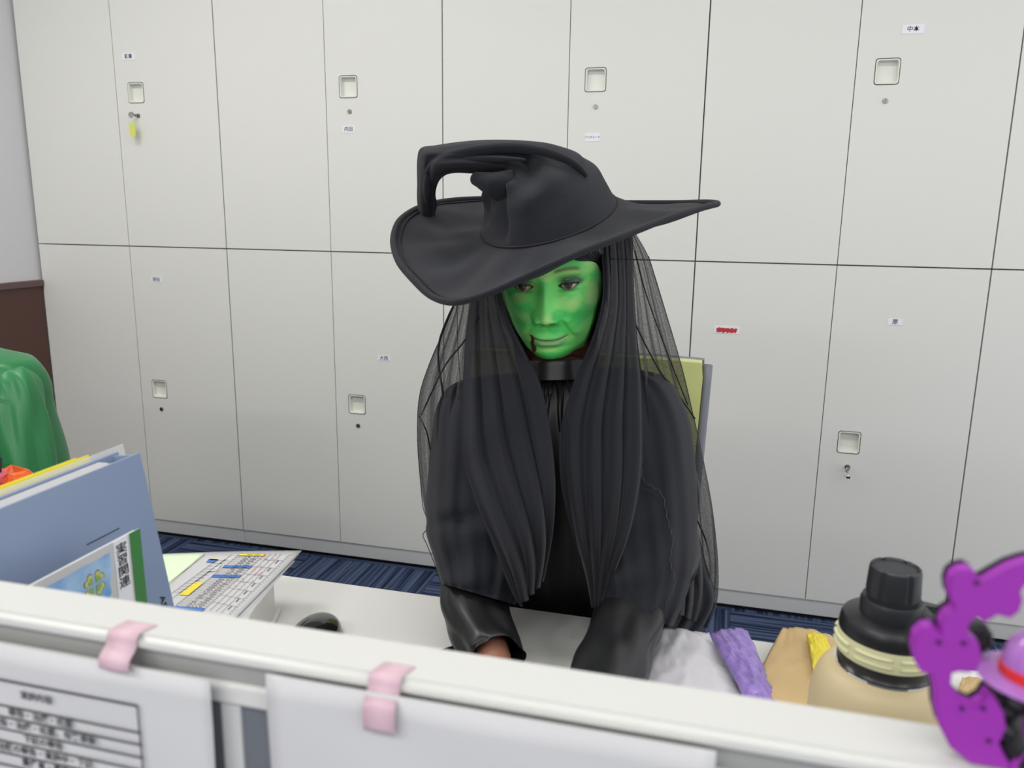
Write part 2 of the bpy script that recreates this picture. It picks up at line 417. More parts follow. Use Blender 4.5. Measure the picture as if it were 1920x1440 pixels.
def key_thing(x, z, label, tagged):
    t = empty('key', (x, -.006, z), label=label, cat='key')
    bm = bmesh.new(); box(bm, (0, -.009, 0), (.0022, .014, .008)); 
    r = bmesh.ops.create_cone(bm, cap_ends=True, segments=18, radius1=.010, radius2=.010, depth=.0024)
    bmesh.ops.transform(bm, matrix=Matrix.Translation((-.003, -.020, 0)) @ Matrix.Rotation(math.pi/2, 4, 'Y') @ Matrix.Rotation(.5, 4, 'X'), verts=r['verts'])
    from_bm('blade', bm, M['steel'], t)
    a = np.linspace(0, 2*math.pi, 25)
    R = .011 if tagged else .008
    tube('ring', np.stack([-.004+R*.8*np.sin(a), -.022+0*a+R*.4*np.sin(a), -.014+R*np.cos(a)], -1), .0011, M['chrome'], t, n=6, cap=False)
    if tagged:
        bm = poly_bm([rrect(.023, .050, .0105, 5)], .003, lambda x_, y_, d_: (x_-.001, -.024+d_, y_-.050))
        g = from_bm('tag', bm, M['keytag'], t); g['label'] = 'translucent yellow plastic tag'
        bm = poly_bm([rrect(.013, .030, .002, 2)], .0004, lambda x_, y_, d_: (x_-.001, -.0236+d_+.0014, y_-.052)); from_bm('paper_slip', bm, M['labelp'], t)
    else:
        box_o('bow', (-.0, -.03, -.021), (.011, .004, .006), M['cap'], t, bev=.001)
    return t
key_thing(.4785, 1.5475, 'small steel key with yellow tag hanging from upper left locker lock', True)
key_thing(2.883, .4975, 'small bare key hanging in the lower right locker lock', False)

# ------------------------------------------------------------------ desk and partition
DY0, DY1, DZ = -1.505, -2.152, .70
dk = empty('desk', (2.2, -1.83, 0), label='long white shared office desk behind the low partition', cat='desk')
box_o('desktop', (0, 0, DZ-.0125), (3.2, abs(DY1-DY0), .025), M['desk'], dk, bev=.003)
for x in (-1.45, -.2+.95, 1.45, -.75):
    box_o('leg', (x, 0, (DZ-.025+FZ)/2), (.05, .5, DZ-.025-FZ), M['grey'], dk)
pt = empty('desk_partition', (2.2, -2.17, 0), label='low white-railed grey desk partition in the foreground', cat='partition')
RZ = 1.02
def px(x, y, z): return (x-2.2, y+2.17, z)
bm = bmesh.new(); box(bm, px(2.2, -2.1715, RZ-.0045), (3.2, .0335, .009)); bmesh.ops.bevel(bm, geom=list(bm.edges), offset=.003, segments=3, affect='EDGES')
from_bm('top_rail', bm, M['rail'], pt)
box_o('under_band', px(2.2, -2.170, RZ-.0145), (3.19, .027, .012), M['grey'], pt, bev=.001)
box_o('upper_panel', px(2.2, -2.170, .70), (3.18, .022, .60), M['greyfab'], pt, bev=0)
box_o('cross_bar', px(2.45, -2.179, .9935), (2.6, .012, .0125), M['rail'], pt, bev=.002)
box_o('joint_post', px(2.2585, -2.1775, .693), (.0115, .011, .612), M['plinth'], pt, bev=.001)
box_o('foot_panel', px(2.2, -2.170, .19+FZ/2), (3.18, .024, .40), M['grey'], pt, bev=0)

# taped sheets
YP = -2.193
def sheet(x0, x1, z0, z1, label, wav=.0009):
    nx, nz = 24, 24
    X, Z = np.meshgrid(np.linspace(x0, x1, nx), np.linspace(z1, z0, nz))
    Y = YP+wav*np.sin(X*55+Z*30)*np.sin(Z*44+1)*sm(z1-Z, 0, .02)
    o = grid('paper_notice', np.stack([X, Y, Z], -1), M['paper'], None, thick=.0002)
    me = o.data
    return o
t = empty('printed_notice', (0, 0, 0), label='white notice sheet with a printed table taped to the partition, lower left', cat='paper')
s1 = sheet(2.2552-.210, 2.2552, .710, 1.0055, ''); s1.name = 'sheet'; s1.parent = t
bm = bmesh.new(); yy = YP-.0014
def ln(xa, za, xb, zb, th=.0007):
    box(bm, ((xa+xb)/2, yy, (za+zb)/2), (max(abs(xb-xa), th), .0001, max(abs(zb-za), th)))
ln(2.06, .9845, 2.2125, .9845, .0011); ln(2.2125, .9845, 2.2125, .74, .0009)
for z in (.9690, .9620, .9545, .9470, .9395, .932, .924, .916, .90, .885): ln(2.06, z, 2.2125, z, .0009)
for tx, x, z in (('実施内容', 2.149, .9775), ('報告・治療・処置', 2.150, .9656), ('報告・治療・処置、有害事象', 2.151, .9583), ('下記の報告', 2.150, .9508), ('治験の報告・実施中・下記', 2.150, .9433), ('責任者・責任者の報告', 2.16, .936)):
    add_text(bm, tx, .0052, lambda a, b, c, x=x, z=z: (x+a, yy-.0001, z+b))
from_bm('printed_table', bm, M['greyi' if False else 'ink'], t)
t = empty('blank_notice', (0, 0, 0), label='plain white sheet taped to the partition, beside the printed table sheet', cat='paper')
s2 = sheet(2.2867, 2.4967, .716, 1.0145, ''); s2.name = 'sheet'; s2.parent = t
for (xa, xb, zlo, lab) in ((2.1935, 2.2115, 1.0035, 'left strip of pink tape folded over the partition rail'), (2.3385, 2.3545, .9965, 'right strip of pink tape folded over the partition rail')):
    prof = [(-2.1770, RZ+.0006), (-2.1810, RZ+.0006), (-2.1870, RZ+.0004), (-2.1893, RZ-.0015), (-2.1905, RZ-.006), (-2.1958, RZ-.010), (-2.1968, (RZ-.012+zlo)/2), (-2.1962, zlo)]
    prof = crom(prof, np.linspace(0, 1, 22))
    P = np.array([[(x + .003*(1 if k < 6 else 0)*(6-k)/6, y, z) for x in (xa, (xa+xb)/2, xb)] for k, (y, z) in enumerate(prof)])
    o = grid('tape', P, M['pink'], None, thick=.00015)
    tag(o, lab, 'tape', 'pink tape strips')

# ------------------------------------------------------------------ things on the desk
# blue binder: stands on the desk with its cover facing right
bt = uz(263, 848, 1.0); t = empty('file_binder', (bt[0], bt[1], 0), label='tall pale blue binder standing left behind the partition', cat='binder')
lean = .047/.30
def bl(x, y, z): return (x+(1.0-z)*lean, y, z)     # local to top right corner; x thickness to the left, y along towards camera
BW = .245
def slab(name, xa, xb, ya, yb, za, zb, m, parent, sk=bl):
    bm = bmesh.new(); vs = box(bm, ((xa+xb)/2, (ya+yb)/2, (za+zb)/2), (xb-xa, yb-ya, zb-za))
    bmesh.ops.bevel(bm, geom=list(bm.edges), offset=min(.001, (xb-xa)*.3), segments=1, affect='EDGES')
    for v in bm.verts: v.co = Vector(sk(*v.co))
    return from_bm(name, bm, m, parent)
slab('front_cover', -.0018, 0, -BW, 0, .703, 1.0, M['blue'], t)
slab('back_cover', -.0235, -.0215, -BW, -.004, .703, 1.0, M['blue'], t)
slab('binder_spine', -.0225, -.0008, -BW-.0018, -BW, .703, 1.0, M['blue'], t)
bm = bmesh.new()
for k in range(11):
    vs = box(bm, (-.0035-.00155*k, -BW/2-.016, .8515), (.0014, BW-.036+.001*(k % 3), .292+.002*(k % 2)))
for v in bm.verts: v.co = Vector(bl(*v.co))
from_bm('page', bm, M['paper'], t)['kind'] = 'stuff'
bm = poly_bm([[(-.0018, -.001), (-.0225, -.012), (-.0225, -.0135), (-.002, -.0035)]], .293, lambda x, y, d: bl(x, y, .705+d)); from_bm('inner_flap', bm, M['blue'], t)
bm = bmesh.new()
add_text(bm, 'ASKUL', .011, lambda a, b, c: bl(.0006, -.014+b*.9, .8425-a), 0)
add_text(bm, 'T', .006, lambda a, b, c: bl(.0006, -.028+b*.9, .834-a), 0)
from_bm('cover_lettering', bm, M['ink'], t)
bm = bmesh.new(); box(bm, (.0003, -.067, .941), (.0004, .040, .0007))
for v in bm.verts: v.co = Vector(bl(*v.co))
from_bm('cover_line', bm, M['ink'], t)
# two thin files behind it
for dx, dyy, zt, mm, nm, lab in ((-.039, -.024, 1.001, 'yellow', 'document_file', 'thin bright yellow file just behind the blue binder'), (-.0525, -.022, .996, 'clear', 'clear_folder', 'clear plastic folder of papers behind the yellow file')):
    t2 = empty(nm, (bt[0]+dx, bt[1]+dyy, 0), label=lab, cat='folder')
    slab('cover', 0, .0012, -.23, 0, .703, zt, M[mm], t2); slab('cover', -.009, -.0078, -.23, -.006, .703, zt-.002, M[mm], t2)
    slab('paper', -.0066, -.0012, -.225, -.010, .704, zt-.003, M['paper'], t2)
t2 = empty('clear_folder', (bt[0]-.0085, bt[1]+.010, 0), label='clear sheet sleeve sticking out above the blue binder', cat='folder')
t2.location = (bt[0]-.0262, bt[1]+.008, 0)
slab('sleeve', 0, .0010, -.235, 0, .703, 1.004, M['clear'], t2)
slab('paper', -.0022, -.0006, -.23, -.01, .704, .998, M['labelp'], t2)
# booklet with clover
ct = uz(262, 990, .957); t = empty('clover_booklet', (ct[0], ct[1], 0), label='white booklet with clover picture and green spine before the blue binder', cat='booklet')
cs = lambda x, y, z: (x+(.957-z)*.012, y, z)
slab('page_block', -.006, -.0008, -.182, -.0015, .701, .9555, M['paper'], t, cs)
slab('cover', -.0008, 0, -.182, 0, .701, .957, M['paper'], t, cs)
slab('green_binding', 0, .0004, -.0135, .0, .701, .957, M['spine'], t, cs)
bm = bmesh.new()
ns = 30; up_ = []
YC, ZC = -.0245, .943
ww = [(-.175, .9525)]+[(-.175+.0046*k, .9497+.0003*math.sin(k*.9)) for k in range(1, 31)]+[(-.0375, .9475), (-.0360, .935), (-.041, .925), (-.040, .915), (-.050, .905), (-.055, .895), (-.065, .885), (-.078, .865), (-.080, .83), (-.175, .80)]
bmw = poly_bm([[(a, b) for a, b in ww]], 0, lambda x, y, d: cs(.0003, x, y)); o = from_bm('cover_painting', bmw, M['water'], t)
# clover
def heart(r, ang, cx, cz, s):
    pts = []
    for k in range(28):
        a = 2*math.pi*k/28
        hx = 16*math.sin(a)**3/17; hy = (13*math.cos(a)-5*math.cos(2*a)-2*math.cos(3*a)-math.cos(4*a)+17)/17
        pts.append((cx+s*(hx*math.cos(ang)-hy*math.sin(ang))*r, cz+s*(hx*math.sin(ang)+hy*math.cos(ang))*r))
    return pts
cy_, cz_ = -.0575, .9300
for k in range(4):
    an = math.pi/4+k*math.pi/2
    ox, oz = -.0012*math.sin(an), .0012*math.cos(an)
    for lev, (s, mm) in enumerate(((.0063, 'cline'), (.0056, 'clover2'), (.0036, 'clover'))):
        bmw = poly_bm([heart(1, an, cy_+ox*(1+lev*.3), cz_+oz*(1+lev*.3), s)], 0, lambda x, y, d, lev=lev: cs(.0005+.00015*lev, x, y))
        from_bm('clover_leaf', bmw, M[mm], t)
bm = bmesh.new()
box(bm, (.0003, YC, .925), (.0002, .0165, .064), mi=1)
for v in bm.verts: v.co = Vector(cs(*v.co))
for k, ch in enumerate('実習関連'):
    add_text(bm, ch, .0120, lambda a, b, c, k=k: cs(.0007, YC+a*1.12, .9478-.0102*k+b*.86), 0)
from_bm('title_strip', bm, [M['ink'], M['labelp']], t)

# sheet stack on a low tray
PZ = .772
tr = empty('paper_tray', (0, 0, 0), label='low white letter tray holding the paper stack at the left desk edge', cat='tray')
A, Bp, Cp = uz(564, 1034, PZ-.004), uz(250, 1037, PZ-.004), uz(440, 1154, PZ-.004)
ex = (A-Bp)[:2]/np.linalg.norm((A-Bp)[:2]); ey = np.array([ex[1], -ex[0]])      # ey towards camera
th = math.atan2(ex[1], ex[0]); org = A[:2]-ex*.010
rz = Matrix.Rotation(th, 3, 'Z')
def tl(a, b, z): p = org-ex*a+ey*b; return (p[0], p[1], z)
Lw, Ld = .185, .30
for nm, a, b, sa, sb, z0, z1 in (('tray_floor', Lw/2+.01, Ld/2+.025, Lw, Ld-.03, .701, .706), ('tray_side', .018, Ld/2+.03, .006, Ld-.05, .706, .764), ('tray_side', Lw+.006, Ld/2+.03, .006, Ld-.05, .706, .764)):
    box_o(nm, tl(a, b, (z0+z1)/2), (sa, sb, z1-z0), M['desk'], tr, rot=rz)
box_o('tray_shelf', tl(Lw/2+.01, Ld/2+.03, .7645), (Lw-.006, Ld-.04, .003), M['desk'], tr, rot=rz)
def flat_sheet(name, pts, z, m, lab, cat='paper', th_=.0004, curl=.0):
    P0 = [uz(u, v, z) for u, v in pts]
    n = 12; G = np.zeros((n, n, 3))
    for i in range(n):
        for j in range(n):
            s, q = j/(n-1), i/(n-1)
            p = (1-q)*((1-s)*P0[0]+s*P0[1])+q*((1-s)*P0[3]+s*P0[2]); p[2] = z+curl*math.sin(math.pi*s)*(1-q)
            G[i, j] = p
    o = grid(name, G, m, None, thick=th_); 
    if lab: tag(o, lab, cat)
    return o, P0
flat_sheet('clear_folder', [(306, 1038), (566, 1032), (462, 1160), (250, 1165)], .7680, M['clear'], 'clear plastic folder lying under the timetable sheets', 'folder', curl=0.001)
o, _ = flat_sheet('loose_sheet', [(400, 1036), (553, 1052), (440, 1170), (330, 1150)], .7670, M['paper'], 'lower loose sheet peeking out under the timetable', curl=0)
t = empty('timetable_sheet', (0, 0, 0), label='white printed timetable with blue and yellow rows on the tray', cat='paper')
o, Q = flat_sheet('sheet', [(380, 1037), (564, 1034), (436, 1164), (240, 1164)], .7700, M['paper'], None); o.parent = t
o2, Q2 = flat_sheet('side_sheet', [(290, 1040), (384, 1037), (300, 1110), (230, 1110)], .7706, M['greeni'], None); o2.parent = t; o2['label'] = 'pale green upper left area'
def onp(u, v, z=.7707): p = uz(u, v, z); return p
bm = bmesh.new()
def pq(pts, mi, z=.7710):
    f = bm.faces.new([bm.verts.new(onp(u, v, z)) for u, v in pts]); f.material_index = mi
def cr(u, v): return (300+u/5.333, 1010+v/5.332)
def q4(a, b, c, d, mi): pq([cr(*a), cr(*b), cr(*c), cr(*d)], mi)
q4((800, 148), (1050, 150), (1035, 170), (775, 168), 2)
q4((645, 265), (925, 268), (900, 292), (620, 288), 1)
q4((535, 358), (815, 362), (790, 387), (510, 382), 1)
q4((345, 437), (440, 437), (285, 565), (188, 560), 2)
q4((150, 672), (455, 693), (430, 722), (120, 700), 1)
q4((490, 200), (585, 205), (545, 235), (460, 235), 1)
q4((510, 200), (590, 200), (575, 215), (490, 215), 2)
q4((545, 255), (620, 258), (560, 325), (480, 325), 3)
def line(a, b, wpx=1.6, mi=0):
    a, b = np.array(a, float), np.array(b, float); d = b-a; n = np.array([-d[1], d[0]])/np.hypot(*d)*wpx
    q4(a-n, b-n, b+n, a+n, mi)
# column lines run from upper right to lower left
cols = [((800, 148), (155, 668)), ((1055, 152), (455, 695)), ((1110, 150), (500, 715)), ((1165, 150), (560, 725)), ((1215, 150), (610, 740)), ((1290, 160), (690, 750)), ((720, 155), (60, 640)), ((560, 215), (95, 560)), ((450, 160), (60, 460))]
for a, b in cols: line(a, b, 1.3)
nrow = 27
for k in range(nrow):
    f = k/(nrow-1)
    l = np.array(cols[0][0])*(1-f)+np.array(cols[0][1])*f; r = np.array(cols[1][0])*(1-f)+np.array(cols[1][1])*f
    line(l, r, 1.1)
    if k < nrow-1:
        for g in range(2):
            for h in range(4):
                c0 = l+(r-l)*(.36+.30*g+.055*h)+np.array([-12, 11])
                if random.random() < .85: q4(c0+(-4, -4), c0+(5, -4), c0+(3, 4), c0+(-6, 4), 0)
    e = np.array(cols[5][0])*(1-f)+np.array(cols[5][1])*f
    line(e+(8, 3), e+(26, 5), 1.2)
for k in range(7):
    f = .1+k*.13
    l = np.array(cols[1][0])*(1-f)+np.array(cols[1][1])*f; r = np.array(cols[5][0])*(1-f)+np.array(cols[5][1])*f
    line(l, r, 1)
    for h in range(6):
        c0 = (np.array(cols[4][0])*(1-f-.01*h)+np.array(cols[4][1])*(f+.01*h))+(30, 6); q4(c0+(-6, -2.5), c0+(5, -2.5), c0+(4, 2.5), c0+(-7, 2.5), 0)
for k in range(14):
    f = random.uniform(.0, .6); g = random.uniform(0, 1)
    l = np.array(cols[1][0])*(1-f)+np.array(cols[1][1])*f; r = np.array(cols[4][0])*(1-f)+np.array(cols[4][1])*f
    c0 = l+(r-l)*g
    for h in range(3): c1 = c0+(random.uniform(-14, 14), random.uniform(-9, 9)); line(c1, c1+(random.uniform(6, 20), random.uniform(-5, 6)), 1.5, 4)
for k in range(12):
    f = k/12; l = np.array(cols[7][0])*(1-f)+np.array(cols[7][1])*f
    line(l, l+(130*(1-.2*f), 4), 1.0)
    c0 = l+(60, 14); line(c0, c0+(40, -24), 2)
from_bm('printed_grid', bm, [M['ink'], M['bluei'], M['yellowi'], M['greyi'], M['inkpink']], t)

# mouse
mp = uz(598, 1172, .717)
t = empty('computer_mouse', (mp[0]-.002, mp[1]-.012, .7008), label='glossy black computer mouse on the white desk left of the person', cat='mouse')
P = []
for i in range(14):
    ph = math.pi/2*i/13
    P.append([(.030*math.cos(ph)*math.cos(a)*(1+.06*math.sin(a)), .050*math.cos(ph)*math.sin(a), .030*math.sin(ph)**.9) for a in np.linspace(0, 2*math.pi, 28, endpoint=False)])
P = np.array(P); grid('shell', P, M['glossb'], t, closed=True, cap=True)
bm = bmesh.new(); r = bmesh.ops.create_cone(bm, cap_ends=True, segments=16, radius1=.006, radius2=.006, depth=.005)
bmesh.ops.transform(bm, matrix=Matrix.Translation((0, .030, .0178)) @ Matrix.Rotation(math.pi/2, 4, 'Y'), verts=r['verts']); from_bm('scroll_wheel', bm, M['cap'], t)
# reading glasses case / stapler by the sleeve : small black stapler with silver print
sp = uz(842, 1212, .71)
t = empty('pen', (sp[0], sp[1], .7045), label='short black and silver pen on the desk beside the left cuff', cat='pen')
dr = np.array([.045, .055, 0.]); 
tube('barrel', [tuple(-dr*.9), tuple(-dr*.5), tuple(dr*.45), tuple(dr*.6)], [.0035, .0045, .0045, .003], M['glossb'], t, n=14)
tube('grip', [tuple(dr*.1), tuple(dr*.4)], [.0047, .0047], M['chrome'], t, n=14)
tube('clip', [tuple(-dr*.8+np.array([0, 0, .0055])), tuple(-dr*.3+np.array([0, 0, .006]))], [.0009, .0009], M['chrome'], t, n=6)

# bottle
ba = ud(1666, 1180, .622); BX, BY = ba[0], ba[1]; zt = ud(1666, 1048, .622)[2]
t = empty('water_bottle', (BX, BY, .7005), label='beige steel water bottle with black screw lid right of the person', cat='bottle')
h = zt-.7005
body = [(.044, 0), (.0515, .003), (.0528, .010), (.0528, h-.120)]
for k in range(9):
    a = math.pi/2*k/8; body.append((.0362+.0166*math.cos(a), h-.120+.036*math.sin(a)))
lathe('body', body, M['bottle'], t, n=64)
lathe('steel_ring', [(.0345, h-.0850), (.0368, h-.0845), (.0368, h-.0815), (.0345, h-.081)], M['chrome'], t, n=64)
lathe('neck', [(.0345, h-.082), (.0352, h-.081), (.0352, h-.0715), (.034, h-.071)], M['capd'], t, n=64)
lathe('grip_band', [(.034, h-.0715), (.0365, h-.071), (.0370, h-.068), (.0366, h-.0555), (.034, h-.055)], M['silic'], t, n=64)
for ring_ in (0, 1):
    for k in range(7):
        a0 = 2*math.pi*k/7+.25; aa = np.linspace(a0+.06, a0+2*math.pi/7-.10, 9)
        z = h-.0600-.0062*ring_
        tube('band_rib', np.stack([.0368*np.cos(aa), .0368*np.sin(aa), 0*aa+z], -1), .0021, M['silic'], t, n=6, flat=.6)
lathe('lid', [(.033, h-.0555), (.0358, h-.055), (.0362, h-.052), (.0352, h-.0455), (.0335, h-.0425), (.029, h-.041), (.020, h-.0395), (.019, h-.036)], M['capd'], t, n=64)
lathe('collar', [(.0195, h-.041), (.0222, h-.0400), (.0226, h-.030), (.0212, h-.0265), (.0192, h-.0265)], M['cap'], t, n=48)
lathe('spout', [(.0175, h-.034), (.0178, h-.020)], M['ink'], t, n=40)
cp = lathe('screw_cap', [(.0175, h-.0235), (.0192, h-.0235), (.0194, h-.021), (.0186, h-.004), (.0180, h-.0015), (.0165, h-.0007), (.0155, h-.0022), (.003, h-.0020)], M['cap'], t, n=144)
me = cp.data
for v in me.vertices:
    a = math.atan2(v.co.y, v.co.x); r_ = math.hypot(v.co.x, v.co.y)
    if r_ > .0160:
        k = .5+.5*math.cos(6*a+.6); f_ = 1-.075*(1 if k > .93 else 0)
        v.co.x *= f_; v.co.y *= f_
# strap loop
def hull2(r1, r2, d, n=18):
    out = []
    al = math.acos((r1-r2)/d)
    for k in range(n+1):
        a = al+(2*math.pi-2*al)*k/n; out.append((r1*math.cos(a), r1*math.sin(a)))
    for k in range(n+1):
        a = -al+2*al*k/n; out.append((d+r2*math.cos(a), r2*math.sin(a)))
    return out
an = .22
def st(x, y, d):
    z = h-.0385+d-.0095*max(0, x-.012)/.045
    return (x*math.cos(an)-y*math.sin(an), x*math.sin(an)+y*math.cos(an), z)
bm = poly_bm([hull2(.0220, .0150, .055), [(.0290, -.007), (.0430, -.010), (.0540, 0), (.0430, .010), (.0290, .007)]], .006, st)
from_bm('carry_loop', bm, M['cap'], t)

# kraft bag lying at the desk edge
from mathutils import noise as mn
def bagmesh(name, rows, z0, hgt, m, parent, seedk=0, thick=.0008, amp=.0035):
    """rows: list of (left uv, right uv) from back to front"""
    K = np.array([[*uz(*a, z0), *uz(*b, z0)] for a, b in rows]); n = 30
    R = crom(K, np.linspace(0, 1, n)); s = np.linspace(0, 1, 26)[None, :, None]
    P = R[:, None, :3]*(1-s)+R[:, None, 3:]*s
    q = np.linspace(0, 1, n)[:, None]; ss = s[..., 0]
    P[..., 2] = z0 - .004+hgt*(np.sin(math.pi*ss)**.6)*(.5+.5*np.sin(math.pi*q))
    for i in range(n):
        for k in range(26):
            a_, b_ = 3.2*k/25, 4.5*i/(n-1)
            nn = mn.noise(Vector((a_, b_, seedk*3.7+1))); n2_ = mn.noise(Vector((2.6*a_+2*nn, 2.2*b_-a_, seedk+9)))
            P[i, k, 2] += amp*((1-2*abs(nn))+.55*(1-2.4*abs(n2_)))
    return grid(name, P, m, parent, thick=thick)
t = empty('kraft_paper_bag', (0, 0, 0), label='crumpled brown kraft paper bag at desk edge left of the bottle', cat='bag')
bagmesh('upper_side', [((1467, 1176), (1560, 1190)), ((1440, 1225), (1600, 1235)), ((1424, 1262), (1640, 1280)), ((1428, 1330), (1680, 1350)), ((1440, 1400), (1700, 1420))], .722, .010, M['kraft'], t, amp=.0022)
bagmesh('lower_side', [((1467, 1179), (1560, 1192)), ((1440, 1228), (1600, 1238)), ((1424, 1265), (1640, 1283)), ((1430, 1332), (1680, 1352)), ((1445, 1400), (1700, 1420))], .7060, .0005, M['kraft'], t, amp=.0004)
t = empty('kraft_paper_bag', (0, 0, 0), label='second brown kraft bag showing between bottle and purple ornament', cat='bag')
bagmesh('paper', [((1805, 1268), (1850, 1275)), ((1790, 1310), (1860, 1315)), ((1770, 1360), (1850, 1365))], .708, .006, M['kraft'], t, amp=.002)
o = bagmesh('snack_wrapper', [((1512, 1186), (1548, 1191)), ((1518, 1215), (1560, 1218)), ((1526, 1260), (1590, 1260))], .738, .004, M['yellowi'], None, 2)
tag(o, 'shiny yellow wrapper tucked between kraft bag and bottle', 'wrapper')
# purple and white plastic bag
t = empty('plastic_bag', (0, 0, 0), label='white plastic bag with crumpled purple edge at the desk edge', cat='bag')
bagmesh('purple_panel', [((1330, 1187), (1402, 1182)), ((1348, 1222), (1418, 1215)), ((1372, 1265), (1438, 1262)), ((1392, 1305), (1456, 1308)), ((1400, 1340), (1480, 1345))], .724, .010, M['purple2'], t, 3)
bagmesh('white_panel', [((1240, 1180), (1332, 1189)), ((1225, 1215), (1350, 1224)), ((1200, 1260), (1374, 1267)), ((1180, 1300), (1394, 1307)), ((1160, 1340), (1404, 1342))], .712, .009, M['white2'], t, 5)

# treat bag in the left background
c = uy(22, 880, -1.75)
t = empty('treat_bag', (c[0], c[1], .7005), label='bag of orange wrapped sweets behind the files at the left edge', cat='bag')
hz = c[2]-.7005
P = []
for i in range(22):
    q = i/21; r = .048*(math.sin(math.pi*min(1, .12+q*.88))**.5)
    P.append([(1.25*r*math.cos(a)*(1+.08*math.sin(5*a+7*q)), r*math.sin(a)*(1+.08*math.cos(4*a-5*q)), hz*q+.006*math.sin(3*a+4)*q) for a in np.linspace(0, 2*math.pi, 40, endpoint=False)])
grid('bag_body', np.array(P), M['orange'], t, closed=True, cap=True)
for (dx, dy, dz, s, mm, nm) in ((-.03, -.03, .006, .016, 'yellow', 'sweet'), (.004, -.03, .012, .013, 'inkpink', 'sweet'), (-.008, -.038, -.012, .018, 'red', 'sweet'), (.030, -.02, .0, .016, 'orange', 'sweet'), (-.038, -.02, .018, .011, 'yellowi', 'sweet')):
    bm = bmesh.new(); bmesh.ops.create_icosphere(bm, subdivisions=2, radius=s)
    for v in bm.verts: v.co *= 1+.18*math.sin(90*v.co.x/s*.02+v.index*1.7)
    bmesh.ops.translate(bm, vec=(dx, dy, hz+dz-.01), verts=bm.verts); from_bm(nm, bm, M[mm], t, smooth=False)
tube('black_twist', [(.012, -.03, hz+.0), (.014, -.028, hz+.022), (.008, -.028, hz+.034)], [.003, .003, .001], M['ink'], t)

# ------------------------------------------------------------------ purple ornament on the rail
YW = -2.179
def wxz(u, v): p = uy(u, v, YW); return (p[0], p[2])
c2 = lambda u, v: (1300+u/3.097, 1000+v/3.097)
outer = [(1590, 1363), (1480, 1215), (1420, 1100), (1395, 1010), (1392, 900), (1370, 800), (1310, 780), (1275, 720), (1260, 650), (1275, 575), (1320, 530), (1375, 520), (1408, 545), (1425, 560), (1425, 500), (1455, 455), (1495, 430), (1500, 395), (1475, 350), (1468, 290), (1485, 235), (1530, 200), (1590, 190), (1630, 215), (1650, 265), (1680, 265), (1740, 230), (1830, 180), (1925, 150), (2010, 135)]
inner = [(2010, 235), (1960, 260), (1905, 285), (1885, 320), (1897, 370), (1875, 435), (1830, 470), (1790, 462), (1750, 452), (1715, 475), (1672, 497), (1650, 470), (1620, 470), (1590, 510), (1575, 560), (1600, 575), (1645, 620), (1662, 690), (1640, 760), (1590, 785), (1530, 780), (1490, 790), (1485, 860), (1520, 920), (1560, 960), (1620, 985), (1670, 955), (1700, 905), (1750, 950), (1790, 1020), (1800, 1100), (1780, 1160), (1760, 1190), (1790, 1260), (1845, 1363)]
op = [wxz(*c2(*p)) for p in outer]; ip = [wxz(*c2(*p)) for p in inner]
xc = op[-1][0]
zb = RZ+.0009
op[0] = (op[0][0], zb); ip[-1] = (ip[-1][0], zb)
mir = lambda L_: [(2*xc-x, z) for x, z in L_]
loop = op+mir(op[:-1])[::-1]+mir(ip)[::-1]+ip[1:]
loop = [p for i, p in enumerate(loop) if (abs(p[0]-loop[i-1][0])+abs(p[1]-loop[i-1][1])) > 1e-5]
t = empty('ornament', (0, 0, 0), label='purple cut-out arch ornament standing on the partition rail at right', cat='ornament')
bm = poly_bm([loop], .0075, lambda x, y, d: (x, YW-.0035+d, y))
bmesh.ops.bevel(bm, geom=[e for e in bm.edges if len(e.link_faces) == 2 and e.calc_face_angle() > 1.2 and e.calc_length() > .0002 and abs((e.verts[0].co-e.verts[1].co).y) < .001], offset=.0006, segments=2, affect='EDGES')
from_bm('arch', bm, M['purple'], t)
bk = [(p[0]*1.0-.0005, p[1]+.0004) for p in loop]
bm = poly_bm([[(x, max(z, zb)) for x, z in bk]], .0016, lambda x, y, d: (x, YW+.0042+d, y)); o = from_bm('black_layer', bm, M['black'], t); o['label'] = 'thin black layer behind the arch'  # black copy of the arch outline, shifted slightly and set behind it
dots = [(1412, 605), (1556, 610), (1630, 262), (1700, 1170), (1545, 985), (1668, 985)]
for (u, v) in dots:
    x, z = wxz(*c2(u, v)); bm = bmesh.new(); r = bmesh.ops.create_cone(bm, cap_ends=True, segments=12, radius1=.0011, radius2=.0011, depth=.0010)
    bmesh.ops.transform(bm, matrix=Matrix.Translation((x, YW-.0036, z)) @ Matrix.Rotation(math.pi/2, 4, 'X'), verts=r['verts']); from_bm('hole_mark', bm, mat('hole_purple', L((80, 20, 95)), .6), t)

# figurine behind it
dp = ud(1905, 1275, .335)
dpx, dpy = dp[0]+.002, -2.1665
t = empty('figurine', (dpx, dpy, RZ+.0008), label='small black figurine with purple brimmed hat behind the purple arch', cat='figurine')
hh = uy(1905, 1268, dpy)[2]-RZ
lathe('gown', [(.0165, 0), (.0175, .002), (.0165, hh*.35), (.013, hh*.62), (.010, hh*.72), (.0055, hh*.78)], M['doll'], t, n=32)
lathe('head', [(.002, hh*.72), (.008, hh*.78), (.0105, hh*.88), (.0095, hh*.98), (.004, hh*1.05)], M['doll'], t, n=28)
lathe('hat_brim', [(.006, hh*.985), (.0205, hh*.955), (.0212, hh*.975), (.0125, hh*1.02)], M['dollhat'], t, n=40)
lathe('hat_crown', [(.0126, hh*1.0), (.0122, hh*1.02+.006), (.0105, hh*1.02+.013), (.006, hh*1.02+.018), (.001, hh*1.02+.0195)], M['dollhat'], t, n=40)
